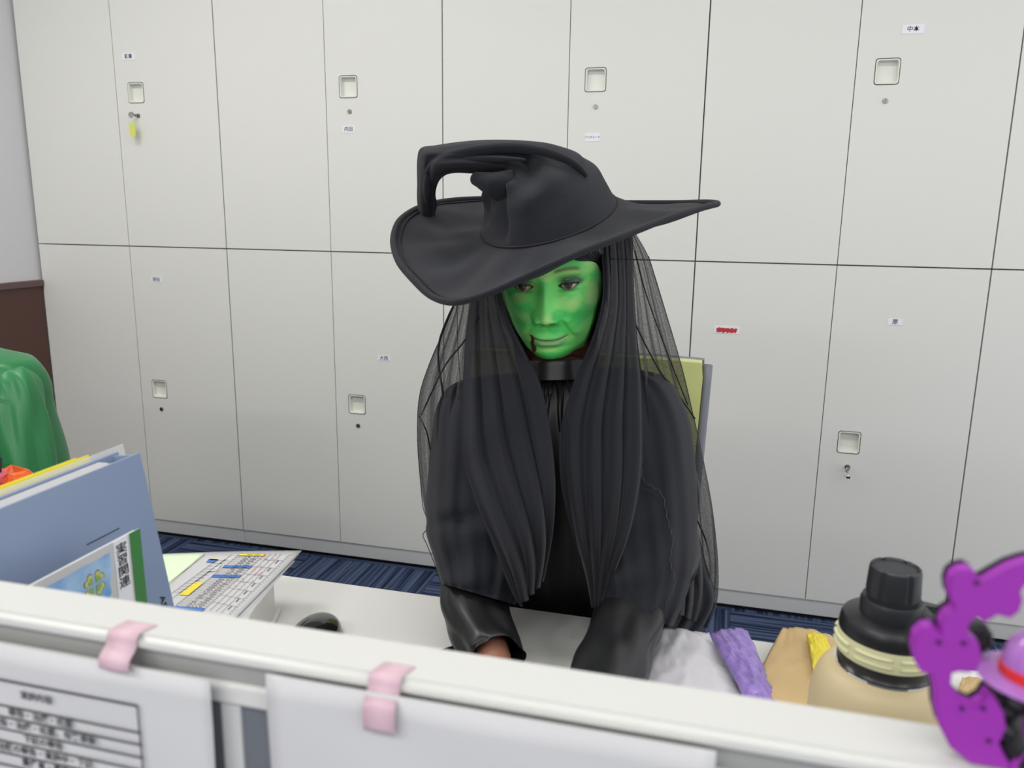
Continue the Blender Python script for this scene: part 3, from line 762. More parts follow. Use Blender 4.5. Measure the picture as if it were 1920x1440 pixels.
lathe('hat_band', [(.0127, hh*1.015), (.0130, hh*1.03), (.0127, hh*1.03+.004), (.012, hh*1.03+.0042)], M['red'], t, n=40)
for k in range(9):
    a = math.pi*.75+k*.2;  bm = bmesh.new(); bmesh.ops.create_icosphere(bm, subdivisions=2, radius=.0045)
    bmesh.ops.translate(bm, vec=(.0135*math.cos(a), .0135*math.sin(a), hh*(.80-.05*(k % 4))), verts=bm.verts); from_bm('curl', bm, M['doll'], t, smooth=True)
for k in range(7):
    q_ = uy(1843+7*(k % 3), 1200+11*(k//2), -2.1600); bm = bmesh.new(); bmesh.ops.create_icosphere(bm, subdivisions=2, radius=.0035)
    bmesh.ops.translate(bm, vec=(q_[0]-dpx+.0, -2.151-dpy, q_[2]-RZ-.0008), verts=bm.verts); from_bm('curl', bm, M['doll'], t, smooth=True)
for s in (-1, 1): tube('arm', [(.009*s, -.004, hh*.66), (.016*s, -.009, hh*.5), (.010*s, -.015, hh*.42)], [.0042, .0036, .003], M['doll'], t, n=12)
box_o('orange_badge', (.006, -.0145, hh*.70), (.008, .003, .012), M['red'], t)

# ------------------------------------------------------------------ chairs
def chair(px_, py_, ztop, label, mv, ms, ang=0, wtop=.43, wbot=.36, lever=True):
    t = empty('office_chair', (px_, py_, FZ), label=label, cat='chair')
    t.rotation_euler.z = ang
    zb_ = .50-FZ; zt_ = ztop-FZ
    def back(name, off, th_, grow, m, z0=0, z1=1):
        P = []
        for i in range(19):
            q = z0+(z1-z0)*i/18; z = zb_+(zt_-zb_)*q; hw = (wbot+(wtop-wbot)*q)/2+grow
            if q > .965: hw -= .012*((q-.965)/.035)**2
            y0 = .07+off+.05*q-.03*math.sin(math.pi*q)
            row = []
            for k in range(17):
                s = -1+2*k/16; row.append((hw*s, y0-.02*(s*s), z))
            for k in range(17):
                s = 1-2*k/16; row.append((hw*s, y0+th_-.02*(s*s), z))
            P.append(row)
        return grid(name, np.array(P), m, t, closed=True, cap=True, smooth=False)
    back('backrest', .0, .030, 0, mv, .02, .985)
    back('back_shell', .0305, .022, .003, ms, 0, .985)
    for s in (-1, 1):
        P = [(s*((wbot+(wtop-wbot)*q)/2+.006), .100+.05*q-.03*math.sin(math.pi*q)-.02, zb_+(zt_-zb_)*q) for q in np.linspace(.0, .97, 16)]
        tube('side_frame', P, .0085, ms, t, n=10, flat=2.0)
    P = []
    for i in range(7):
        q = i/6; r = 1-(abs(q-.5)*2)**4*.06
        P.append([(.23*r*np.sign(math.cos(a))*abs(math.cos(a))**.5, -.17+.22*r*np.sign(math.sin(a))*abs(math.sin(a))**.5, .405+.06*q) for a in np.linspace(0, 2*math.pi, 40, endpoint=False)])
    grid('seat', np.array(P), mv, t, closed=True, cap=True)
    tube('back_bracket', [(0, -.05, .40), (0, .10, .40), (0, .15, .46), (0, .14, .60)], .018, ms, t, n=10)
    if lever: tube('side_lever', [(.17, .09, .62), (.222, .08, .625), (.232, .08, .625)], [.010, .011, .011], ms, t, n=12)
    tube('gas_column', [(0, -.15, .12), (0, -.15, .405)], .025, ms, t, n=16)
    for k in range(5):
        a = 2*math.pi*k/5+.3; tube('base_spoke', [(0, -.15, .12), (.26*math.cos(a), -.15+.26*math.sin(a), .075)], [.026, .016], ms, t, n=10)
        bm = bmesh.new(); r = bmesh.ops.create_cone(bm, cap_ends=True, segments=18, radius1=.028, radius2=.028, depth=.04)
        bmesh.ops.transform(bm, matrix=Matrix.Translation((.27*math.cos(a), -.15+.27*math.sin(a), .029)) @ Matrix.Rotation(a, 4, 'Z') @ Matrix.Rotation(math.pi/2, 4, 'Y'), verts=r['verts']); from_bm('caster', bm, M['cap'], t)
    return t
chair(2.262, -1.245, 1.000, 'office chair with pale green backrest behind the seated person', M['chairg'], M['chairs'], 0, .405, .375)

# ------------------------------------------------------------------ green shirt on the neighbouring chair
gx = .918
chair(gx, -1.27, .87, 'office chair under the green satin shirt at the left edge', M['chairg'], M['chairs'], 0, .36, .34, lever=False)
t = empty('satin_shirt', (0, 0, 0), label='green satin shirt draped over a chair at the left edge', cat='shirt')
zs = np.linspace(0, 1, 40)
K = np.array([  # z, half width, front y, back y
 (.975, .035, -1.215, -1.17), (.968, .10, -1.235, -1.14), (.957, .165, -1.25, -1.115), (.944, .195, -1.262, -1.10), (.90, .208, -1.270, -1.08), (.84, .214, -1.285, -1.075), (.74, .232, -1.30, -1.07), (.62, .24, -1.31, -1.07), (.50, .245, -1.315, -1.07)])
R = crom(K, zs); P = []
for i, (z, hw, yf, yb) in enumerate(R):
    q = i/39; row = []
    for a in np.linspace(0, 2*math.pi, 96, endpoint=False):
        c, s = math.cos(a), math.sin(a)
        x = hw*np.sign(c)*abs(c)**.75
        y = (yf+yb)/2+(yb-yf)/2*np.sign(s)*abs(s)**.7
        k = q*q*.016+.002
        y += k*math.sin(x*48+2*q)*(1 if s < 0 else .3) + .5*k*math.sin(x*95+1)+.003*math.sin(x*60-q*22)*q
        row.append((gx+x, y, z-.026-.006*abs(x/.22)**2))
    P.append(row)
grid('shirt_body', np.array(P), M['green'], t, closed=True, cap=True)
def sfold(q, a): return 1+.13*np.sin(3*a+5*q)*np.minimum(1, 2*q)+.08*np.sin(5*a-8*q+1)+.04*np.sin(9*a+14*q)
for s in (-1, 1):
    pts = crom([(gx+s*.180, -1.20, .898), (gx+s*.200, -1.210, .865), (gx+s*.216, -1.225, .80), (gx+s*.238, -1.24, .70), (gx+s*.250, -1.25, .60), (gx+s*.255, -1.25, .50)], np.linspace(0, 1, 30))
    tube('shirt_sleeve', pts, np.interp(np.linspace(0, 1, 30), [0, .15, .5, 1], [.028, .040, .044, .044]), M['green'], t, n=40, fold=sfold)
tube('yoke_seam', [(gx+x, -1.268-.004*math.cos(x*9)-.010*(.21-abs(x)), .862-.010*(1-(x/.21)**2)) for x in np.linspace(-.21, .21, 30)], .0016, M['green'], t, n=6)
P = []
for i in range(50):
    q = i/49; z = .88-.36*q
    P.append([(gx+.045*f+.10+.008*math.sin(q*60)*(1 if f == 1 else 0)-.06, -1.306-.006*math.sin(q*55+f*2)-.012*q, z) for f in (0, .5, 1)])
grid('front_ruffle', np.array(P), M['green'], t, thick=.001)

# ------------------------------------------------------------------ the seated person
PR = empty('person', (2.262, -1.31, FZ), cat='person', label='seated person with green face paint, black witch hat, veil and black gown')
# head frame
EYE = ud(1021.5, 540, 1.05)
back = -ray(1021.5, 540); back /= np.linalg.norm(back)
rr = RT-back*(RT@back); rr /= np.linalg.norm(rr); uu = np.cross(back, rr)
pt_, yw_, rl_ = math.radians(17), math.radians(7), math.radians(2.2)
hf = back*math.cos(pt_)*math.cos(yw_)-uu*math.sin(pt_)-rr*math.sin(yw_)*math.cos(pt_); hf /= np.linalg.norm(hf)
hx = np.cross(uu, hf); hx /= np.linalg.norm(hx)
hx = hx; hz_ = np.cross(hf, hx)
hx, hz_ = hx*math.cos(rl_)-hz_*math.sin(rl_)*-1*0-hz_*math.sin(rl_)*0+0*hx, hz_
hx2 = hx*math.cos(rl_)+hz_*math.sin(rl_)*1.0; hz2 = -hx*math.sin(rl_)+hz_*math.cos(rl_)
hx, hz_ = hx2, hz2
FACE_Y = 88.
HO = EYE-hf*FACE_Y/1000
def hw(x, y, z):        # head coordinates in mm: x to the viewer's right, y out of the face, z up
    x, y, z = np.asarray(x, float)[..., None], np.asarray(y, float)[..., None], np.asarray(z, float)[..., None]
    return HO+(x*hx+y*hf+z*hz_)/1000
HK = np.array([  # z, half width front, half width back, front y, back y
 (122, 8, 8, -4, -14), (118, 30, 30, 22, -44), (106, 42, 44, 36, -64), (84, 58, 62, 58, -84), (58, 68, 73, 80, -95), (36, 73, 76, 90, -96), (18, 74.5, 77, 92, -95), (0, 73.5, 76, 87, -92),
 (-18, 69.5, 74, 87, -84), (-34, 66.5, 71, 88, -75), (-50, 61, 66, 89, -66), (-66, 56, 62, 90.5, -60), (-80, 49.5, 58, 89, -57), (-92, 42, 55, 86.5, -56), (-102, 33, 54, 80, -57), (-109, 28, 53, 66, -58), (-114, 32, 53, 44, -60), (-122, 40, 53, 26, -62), (-138, 46, 54, 12, -66), (-160, 50, 58, 4, -72), (-185, 58, 70, 0, -80)])
HK[HK[:, 0] > 36, 0] = 36+(HK[HK[:, 0] > 36, 0]-36)*.74
HK[HK[:, 0] > 75, 1:3] *= .93
zz = np.concatenate([np.linspace(99.6, 50, 46)[:-1], np.linspace(50, -112, 300)[:-1], np.linspace(-112, -185, 36)])
def key_at(z):
    zk = HK[::-1, 0]; out = []
    # smooth monotone interpolation by parameter
    tt = np.interp(z, zk, np.arange(len(zk))[::-1]/(len(zk)-1)); return crom(HK, tt)
KZ = key_at(zz)
nt_ = 420
tq = np.linspace(-1, 1, nt_, endpoint=False)
ang = np.pi*(.52*tq+.48*tq**3)           # dense at the front (ang = 0)
A_, Z_ = np.meshgrid(ang, zz)
af, ab_, yf, yb = [KZ[:, i][:, None] for i in (1, 2, 3, 4)]
ca, sa = np.cos(A_), np.sin(A_)
wf = sm(ca, -.2, .5)
aw = ab_*(1-wf)+af*wf
X = aw*np.sign(sa)*np.abs(sa)**.92
ymid = 8.
Yf = np.where(ca > 0, ymid+(yf-ymid)*np.abs(ca)**.78, ymid+(yb-ymid)*np.abs(ca)**.9)
Y = Yf.copy()
G = lambda x, z, cx, cz, sx, sz: np.exp(-((x-cx)/sx)**2/2-((z-cz)/sz)**2/2)
front = (ca > .02).astype(float)*sm(ca, .02, .35)
ax = np.abs(X)
nz = Z_
feat = np.zeros_like(X)
feat += 2.5*G(ax, nz, 22, 24, 16, 6) - 7.0*G(ax, nz, 29, 4, 13, 10) - 4*G(ax, nz, 15, 3, 6, 10)
prof = np.interp(-nz, [-16, -8, 0, 10, 20, 30, 37, 42, 46, 50, 54], [0, 2.0, 5.5, 10, 15, 20.5, 23, 21.5, 15, 6, 0])
sig = np.interp(-nz, [-10, 0, 15, 28, 38, 48], [6.5, 5.6, 6.5, 8, 9.2, 8.5])
feat += prof*np.exp(-(ax/sig)**2/2*1.0) 
feat += 11.5*G(ax, nz, 13.5, -41.5, 4.2, 4.6) - 2.2*G(ax, nz, 20, -40, 2.6, 5) + 2*G(ax, nz, 0, -38, 6, 5)
feat -= 6.5*G(ax, nz, 7.5, -48.0, 3.2, 1.8)
feat += 4.5*G(ax, nz, 40, -26, 15, 12) + 2*G(ax, nz, 34, -45, 12, 14)
cl_ = 17+ (np.clip(-nz-42, 0, 30))*.55
feat -= 1.5*np.exp(-((ax-cl_)/2.6)**2/2)*sm(-nz, 38, 46)*sm(-nz, 76, 64)
feat += 3.5*np.exp(-((ax-cl_-7)/5)**2/2)*sm(-nz, 40, 48)*sm(-nz, 78, 64)
zm = -73.0+.0066*ax**2
feat += 3.0*np.exp(-((nz-zm-4)/3.2)**2/2)*sm(26-ax, 0, 12) + 4.4*np.exp(-((nz-zm+5.2)/3.6)**2/2)*sm(24-ax, 0, 14)
feat -= 3.4*np.exp(-((nz-zm)/1.1)**2/2)*sm(28-ax, 0, 8)
feat -= 1.0*G(ax, nz, 0, -58, 3, 6)
feat -= 2.6*G(ax, nz, 0, -84, 18, 3.2) + 1.6*G(ax, nz, 27, -71, 4, 4)
feat += 4.5*G(ax, nz, 0, -97, 15, 8)
Y += feat*front
# eyes
EX, EZ, ER = 30.2, 0.3, 12.0
yb_e = 84.5-ER-3.2
dx = (ax-EX); r2 = dx**2+(nz-EZ)**2
ball = np.where(r2 < (ER+3)**2, yb_e+np.sqrt(np.clip((ER+1.2)**2-r2, 0, None)), -99)
fl_ = (front > .3)
lid = np.where(fl_ & (r2 < (ER+1.2)**2), np.maximum(Y, ball), Y)
Y = np.where(fl_, lid, Y)
u_ = dx/13.2
inn = np.abs(u_) < 1
top_ = EZ+3.4*(1-np.abs(u_)**2.2)+1.0*u_; bot_ = EZ-5.6*(1-np.abs(u_)**1.9)+1.0*u_
ins = fl_ & inn & (nz < top_) & (nz > bot_)
Y = np.where(ins, np.minimum(Y, yb_e+np.sqrt(np.clip(ER**2-r2, 0, None))-2.5), Y)
crease = np.exp(-((nz-(top_+4.2))/1.1)**2/2)*(np.abs(u_) < 1.15)*fl_
Y -= 1.5*crease
HP = hw(X, Y, Z_)
# paint -------------------------------------------------
def n2(x, z, s, k):
    return (np.sin(x/s+1.3*k+1.7*np.sin(z/(s*1.3)+k))+np.sin(z/s*1.1-2.1*k+1.5*np.sin(x/(s*1.7)+2*k)))/2
C = np.array
gm, gd, gy, gb = C(L((118, 228, 114))), C(L((62, 206, 100))), C(L((180, 226, 138))), C(L((136, 238, 126)))
def fx(cu): return (cu/5.539+900-1021.5)/1.436
def fz(cv): return -(cv/5.539+460-540)/1.36
col = np.ones(X.shape+(3,))*gm
def lay(c, wgt): 
    global col
    col = col*(1-wgt[..., None])+c*wgt[..., None]
nv = n2(X, Z_, 11, 1); lay(gb, sm(nv, -.1, .9)*.7); lay(gd, sm(n2(X, Z_, 9, 3), .25, .8)*.45)
def spot(c, cu, cv, su, sv, a=1, k=2.0):
    q = ((X-fx(cu))/(su/5.539/1.436))**2+((Z_-fz(cv))/(sv/5.539/1.36))**2+.75*n2(X, Z_, 5, cu)+.35*n2(X, Z_, 2.2, cv)
    lay(c, .8*a*sm(-q, -k-.4, .1))
for p in ((430, 640, 110, 90, .9), (400, 820, 90, 60, .7), (1010, 740, 190, 75, 1), (790, 735, 60, 60, .95), (800, 870, 150, 60, .85), (650, 880, 120, 50, .6), (680, 1170, 160, 40, .9), (1185, 420, 45, 130, .9), (1100, 500, 60, 45, .8), (280, 520, 60, 50, .9), (640, 430, 60, 90, .55), (1000, 205, 120, 50, .6), (900, 555, 80, 25, .45), (550, 780, 70, 40, .7), (1130, 620, 20, 60, .0)): spot(gd, *p)
for p in ((720, 330, 100, 40, .95), (850, 290, 160, 30, .8), (930, 620, 110, 60, .8), (1140, 590, 60, 110, .85), (690, 720, 55, 50, .75), (700, 790, 50, 30, .7), (400, 560, 90, 45, .8), (430, 740, 60, 50, .55), (1200, 240, 90, 70, .8), (1100, 320, 90, 35, .7), (700, 1080, 110, 26, .6), (430, 950, 50, 50, .7), (880, 980, 60, 30, .6), (560, 430, 30, 60, .55)): spot(gy, *p)
pinky = C(L((170, 150, 125)))
spot(pinky, 1262, 260, 18, 120, .5)
# eye make-up
Ls = np.sign(X)
shd = C(L((78, 74, 84))); pur = C(L((112, 66, 118))); brn = C(L((84, 72, 58)))
e1 = np.exp(-((ax-EX-1)/13)**4-((nz-EZ-5.8)/7.4)**4); lay(shd, .84*e1*fl_)
e3 = np.exp(-((ax-EX-15)/5.5)**2-((nz-EZ-2.8-.25*(ax-EX-15))/3.8)**2); lay(pur, .85*e3*fl_)
lay(C(L((128, 116, 118))), .4*np.exp(-((ax-EX-3)/14)**2-((nz-EZ-13)/3)**2)*fl_)
rim = np.exp(-(np.minimum(np.abs(nz-top_), np.abs(nz-bot_))/1.15)**2)*(np.abs(u_) < 1.05)*fl_; lay(C(L((44, 30, 36))), .85*rim)
e4 = np.exp(-((ax-EX)/13)**4-((nz-EZ+7)/2.2)**2); lay(C(L((70, 66, 66))), .5*e4*fl_)
eb = np.exp(-((nz-(24.5-.012*(ax-28)**2+.06*(ax-28)))/2.9)**2)*sm(ax, 10, 18)*sm(-ax, -50, -42); lay(brn, .80*eb*fl_)
# lips, blood
lp = np.exp(-((nz-zm+2.0)/6.0)**4)*sm(25-ax, 0, 5); lay(C(L((150, 184, 140))), .75*lp*fl_)
ml = np.exp(-((nz-zm)/.9)**2)*sm(27-ax, 0, 4); lay(C(L((74, 110, 74))), .75*ml*fl_)
bx = -22.5+.7*np.sin((nz+75)*.45)
bw_ = 2.6+1.4*sm(-nz, 76, 86)-3.2*sm(-nz, 88, 97)
bl_ = sm(bw_-np.abs(X-bx), -.35, .35)*sm(-nz, 64.5, 66)*sm(nz, -98, -96); lay(C(L((86, 26, 26))), bl_*.97*fl_)
nos = G(ax, nz, 6.8, -48.6, 2.3, 1.4); lay(C(L((26, 70, 36))), np.clip(nos*1.1, 0, .8)*fl_)
skinb = C(L((116, 74, 60)))
jaw = np.maximum(sm(-nz, 106, 111), sm(-ca, -.20, -.05)); lay(skinb, jaw)
def vpaint(me, c):
    at = me.color_attributes.new('paint', 'FLOAT_COLOR', 'POINT')
    at.data.foreach_set('color', np.concatenate([c.reshape(-1, 3), np.ones((c.size//3, 1))], 1).astype(np.float32).ravel())
hm = grid_me('head', HP, closed=True, cap=False)
vpaint(hm, col); recalc(hm)

# rest of the body: skeleton grown into one skin
def skin_mesh(joints, edges, name):
    """joints: list of (x,y,z,r)"""
    me = bpy.data.meshes.new(name); me.from_pydata([j[:3] for j in joints], edges, [])
    o = bpy.data.objects.new(name, me); COL.objects.link(o)
    md = o.modifiers.new('s', 'SKIN'); sd = me.skin_vertices[0].data
    for i, j in enumerate(joints): sd[i].radius = (j[3], j[3]); sd[i].use_root = (i == 0)
    md.use_smooth_shade = True
    o.modifiers.new('u', 'SUBSURF').levels = 2
    dg = bpy.context.evaluated_depsgraph_get(); r = bpy.data.meshes.new_from_object(o.evaluated_get(dg))
    bpy.data.objects.remove(o); return r
PX = 2.262
WL = uz(926, 1228, .746); WR = uz(1112, 1325, .747)
AL = [uz(892, 1085, .772), uz(893, 1150, .756), uz(912, 1200, .749), WL]
AR = [uz(1192, 1125, .764), uz(1174, 1180, .755), uz(1150, 1225, .751), WR]
EL = AL[0]+np.array([-.025, .075, .020]); ERr = AR[0]+np.array([.030, .080, .020])
J = [(PX, -1.29, .53, .095), (PX, -1.315, .66, .070), (PX, -1.33, .80, .075), (PX, -1.345, .90, .080), (PX, -1.37, .98, .055), (PX, -1.40, 1.035, .048)]
E_ = [(0, 1), (1, 2), (2, 3), (3, 4), (4, 5)]
def addj(p, r, par): J.append((*p, r)); E_.append((par, len(J)-1)); return len(J)-1
hands = []
for s, el, wr in ((-1, EL, WL), (1, ERr, WR)):
    a = addj((PX+s*.08, -1.35, .945), .05, 3); a = addj((PX+s*.135, -1.36, .93), .045, a)
    a = addj((el+[PX+s*.135, -1.36, .93])/2, .037, a); a = addj(el, .033, a); a = addj((AL if s < 0 else AR)[0], .031, a); a = addj((AL if s < 0 else AR)[1], .026, a); a = addj(wr, .020, a)
    hands.append((a, el, wr, s))
    b = addj((PX+s*.085, -1.34, .50), .085, 0); b = addj((PX+s*.09, -1.50, .50), .075, b); b = addj((PX+s*.095, -1.66, .495), .056, b)
    b = addj((PX+s*.095, -1.645, .28), .047, b); b = addj((PX+s*.095, -1.62, .07), .032, b); b = addj((PX+s*.095, -1.70, .022), .026, b); addj((PX+s*.095, -1.78, .016), .018, b)
for a, el, wr, s in hands:
    d = np.array([(-s)*.10, -1, -.05]); d /= np.linalg.norm(d); sd_ = np.array([1., 0, 0])
    palm = wr+d*.045; palm[2] = .732
    p = addj(palm-d*.012, .019, a)
    k0 = addj(palm+d*.022, .017, p)
    for k, ln_ in enumerate((.064, .074, .069, .054)):
        off = (-.026+.0175*k)*(-s)*-1
        b0 = palm+d*.035+sd_*(-.026+.0175*k)*(-1 if s > 0 else 1)*-1
        f = addj(b0, .0092, k0)
        dd = d+sd_*.06*(k-1.5)*(1 if s < 0 else -1)
        q = b0.copy()
        for j, (fr, dz) in enumerate(((.42, .007), (.33, -.006), (.25, -.013))):
            q = q+dd*ln_*fr; q[2] += dz; f = addj(q, (.0084, .0076, .0064)[j], f)
    th_d = np.array([-s*.72, -.62, 0]); b0 = wr+d*.022+np.array([-s*.017, 0, -.010]); b0[2] = .728
    f = addj(b0, .011, p); q = b0+th_d*.030; f = addj(q, .0095, f); q = q+np.array([-s*.25, -.95, -.05])*.026; f = addj(q, .0082, f)
    q = q+np.array([-s*.1, -.98, -.12])*.020; addj(q, .0068, f)
bmx = skin_mesh(J, E_, 'bodyskin')
bm = bmesh.new(); bm.from_mesh(hm); cl0 = bm.verts.layers.float_color.get('paint')
nv0 = len(bm.verts); bm.from_mesh(bmx); bm.verts.ensure_lookup_table()
sk = C(L((150, 104, 84)))
for i in range(nv0, len(bm.verts)): bm.verts[i][cl0] = (*sk, 1)
bme = bpy.data.meshes.new('body'); bm.to_mesh(bme); bm.free()
bd = link('body', bme, M['skin'], None, smooth=True)
def kid(o, p=None):
    o.parent = p or PR
    if p: o.matrix_parent_inverse = p.matrix_basis.inverted()
    if (p or PR) is PR: o.matrix_parent_inverse = Matrix.Translation(-Vector((2.262, -1.31, FZ)))
    return o
kid(bd)
# eyes
gz = math.radians(4)
for s in (-1, 1):
    n1, n2_ = 64, 72
    ph = np.linspace(0, math.pi, n1)[:, None]*np.ones(n2_); a = np.linspace(0, 2*math.pi, n2_, endpoint=False)[None, :]*np.ones((n1, 1))
    gx_, gzz = -.04, .07
    bulge = 1+.05*np.exp(-(ph/.45)**2)
    lx, lz, ly = ER*np.sin(ph)*np.cos(a), ER*np.sin(ph)*np.sin(a), ER*np.cos(ph)*bulge
    x2 = lx*math.cos(gx_)+ly*math.sin(gx_); y2 = -lx*math.sin(gx_)+ly*math.cos(gx_)
    z2 = lz*math.cos(gzz)+y2*math.sin(gzz); y3 = -lz*math.sin(gzz)+y2*math.cos(gzz)
    c_ = np.ones(ph.shape+(3,))*C(L((196, 172, 160)))
    rr_ = ER*np.sin(ph)
    iris = sm(-rr_, -6.2, -5.6)*(ph < 1.4); c_ = c_*(1-iris[..., None])+C(L((58, 42, 36)))*iris[..., None]
    ir2 = sm(-rr_, -5.0, -3.6)*(ph < 1.4)*.5; c_ = c_*(1-ir2[..., None])+C(L((92, 66, 52)))*ir2[..., None]
    pu = sm(-rr_, -2.6, -2.1)*(ph < 1.4); c_ = c_*(1-pu[..., None])+C((.004, .004, .004))*pu[..., None]
    pk = sm(rr_, 7.5, 12); c_ = c_*(1-.35*pk[..., None])+C(L((190, 110, 100)))*.35*pk[..., None]
    o = grid('eye', hw(s*EX+x2, yb_e+y3, EZ+z2), M['eye'], None, closed=True)
    vpaint(o.data, c_); kid(o)
    # lashes along the upper lid
    uu_ = np.linspace(-1, 1.08, 30); tz = EZ+3.4*(1-np.abs(np.clip(uu_, -1, 1))**2.2)+1.0*uu_; tx = s*(EX+13.2*uu_)
    ty = yb_e+np.sqrt(np.clip((ER+1.6)**2-(13.2*uu_)**2-(tz-EZ)**2, 9, None))
    o = tube('eyelashes', hw(tx, ty+.4, tz-.1), np.interp(uu_, [-1, -.5, .6, 1.08], [.0003, .0007, .0009, .0003]), M['hair'], None, n=8); kid(o)
# ears are under the hair; hair: cap and side locks
P = []
for z in np.linspace(97, -150, 70):
    k = key_at(np.array([max(z, -100)]))[0]
    row = []
    op = np.interp(z, [-150, -60, 0, 30, 60, 80, 116], [1.35, 1.28, 1.24, 1.12, .8, .3, .05])   # opening half angle around the face
    for a in np.linspace(op, 2*math.pi-op, 110):
        w_ = k[2]+5; s_, c_ = math.sin(a), math.cos(a)
        y = 8+(k[3]+4-8)*abs(c_)**.78 if c_ > 0 else 8+(k[4]-7-8)*abs(c_)**.9
        st_ = 1+.012*math.sin(a*60)+.008*math.sin(a*97+z*.03)
        row.append((w_*s_*st_, y*st_, z))
    P.append(row)
P = np.array(P); kid(grid('hair', hw(P[..., 0], P[..., 1], P[..., 2]), M['hair'], None, thick=.003))
# swept front strands at the right temple and forehead
hs = []
for k in range(26):
    f = k/25
    p0 = (6+42*f, 92-12*f, 62-6*f); p1 = (38+26*f, 84-22*f, 42+2*f-6*(1-f)); p2 = (66+6*f, 52-10*f, 22-8*f); p3 = (73+3*f, 22, -20-30*f)
    hs.append(crom([p0, p1, p2, p3], np.linspace(0, 1, 18)))
P = np.array(hs); P[..., 1] += 1.2*np.sin(np.arange(26)*1.9)[:, None]; P = crom(P.transpose(0, 1, 2), np.linspace(0, 1, 90))
kid(grid('front_hair', hw(P[..., 0]+1.5, P[..., 1]+3, P[..., 2]), M['hair'], None, thick=.0015))

# ---- garments given as rows (left u, left v, right u, right v, distance, half depth)
def shell(name, rows, m, n=90, nr=60, fold=None, cap=False, par=None, sup=.85):
    R_ = crom(np.array(rows, float), np.linspace(0, 1, nr)); P = []
    a = np.linspace(0, 2*math.pi, n, endpoint=False)
    for i, (ul, vl, ur, vr, d, hd) in enumerate(R_):
        q = i/(nr-1)
        c = np.cos(a); s = np.sin(a)
        cu = (ul+ur)/2+(ur-ul)/2*np.sign(c)*np.abs(c)**sup; cv = (vl+vr)/2+(vr-vl)/2*np.sign(c)*np.abs(c)**sup
        f = fold(q, c, s, a) if fold else 0
        dd = d-hd*np.sign(s)*np.abs(s)**sup+f
        P.append([ud(x, y, z) for x, y, z in zip(cu, cv, np.broadcast_to(dd, cu.shape))])
    o = grid(name, np.array(P), m, None, closed=True, cap=cap); return kid(o, par)
def ffold(amp, k, ph=0):
    return lambda q, c, s, a: amp*(np.sin(c*k+ph+1.5*np.sin(3*q+ph))+.5*np.sin(c*k*2.3+4*q))*(.4+.6*q)*np.where(s > 0, 1, .4)
DT = 1.185
gown = shell('gown', [(990, 700, 1090, 700, DT-.015, .050), (950, 708, 1140, 706, DT-.01, .062), (895, 715, 1190, 708, DT, .075), (868, 735, 1225, 725, DT, .088), (862, 790, 1240, 780, DT, .10), (868, 880, 1236, 880, DT, .105), (880, 1000, 1225, 1000, DT+.02, .112), (895, 1100, 1215, 1100, DT+.045, .115), (900, 1180, 1210, 1190, DT+.07, .118), (900, 1290, 1215, 1300, DT+.10, .13)], M['satin'], fold=ffold(.005, 14, 1))
def sub(o, p):
    o.parent = p; o.matrix_parent_inverse = p.matrix_basis.inverted()
    # gown itself carries a parent inverse, so its world matrix is identity
    return o
shell('collar', [(990, 676, 1094, 672, 1.140, .046), (988, 680, 1096, 676, 1.140, .049), (986, 700, 1099, 697, 1.140, .050), (984, 714, 1102, 711, 1.140, .051)], M['satin'], nr=14, par=gown)
# front gathers at the neck
for k, (u0, v0, u1, v1, r) in enumerate(((1030, 702, 1022, 800, .006), (1046, 702, 1052, 810, .006), (1012, 704, 990, 790, .0055), (1064, 702, 1082, 790, .0055), (1036, 716, 1031, 740, .004))):
    pts = crom([ud(u0, v0, 1.116), ud((u0*2+u1)/3+3*math.sin(k), (v0*2+v1)/3, 1.098), ud((u0+u1*2)/3, (v0+v1*2)/3, 1.088), ud(u1, v1, 1.085)], np.linspace(0, 1, 16))
    sub(tube('neck_gather', pts, np.linspace(r, r*.5, 16), M['satin'], None, n=10), gown)
# skirt over the legs
pts = crom([(PX, -1.26, .60), (PX, -1.36, .545), (PX, -1.50, .52), (PX, -1.64, .50), (PX, -1.675, .42), (PX, -1.67, .28), (PX, -1.67, .13)], np.linspace(0, 1, 40))
T = np.gradient(pts, axis=0); T /= np.linalg.norm(T, axis=1, keepdims=True)
Bn = np.cross(T, np.array([1., 0, 0])); a = np.linspace(0, 2*math.pi, 72, endpoint=False)
hwid = np.interp(np.linspace(0, 1, 40), [0, .3, .6, 1], [.17, .19, .19, .22]); hth = np.interp(np.linspace(0, 1, 40), [0, .3, .6, 1], [.10, .088, .075, .09])
P = pts[:, None]+hwid[:, None, None]*np.cos(a)[None, :, None]*np.array([1., 0, 0])+ (hth[:, None]*(1+.08*np.sin(9*a)[None, :]))[..., None]*np.sin(a)[None, :, None]*Bn[:, None]
kid(grid('skirt', P, M['satin'], None, closed=True))
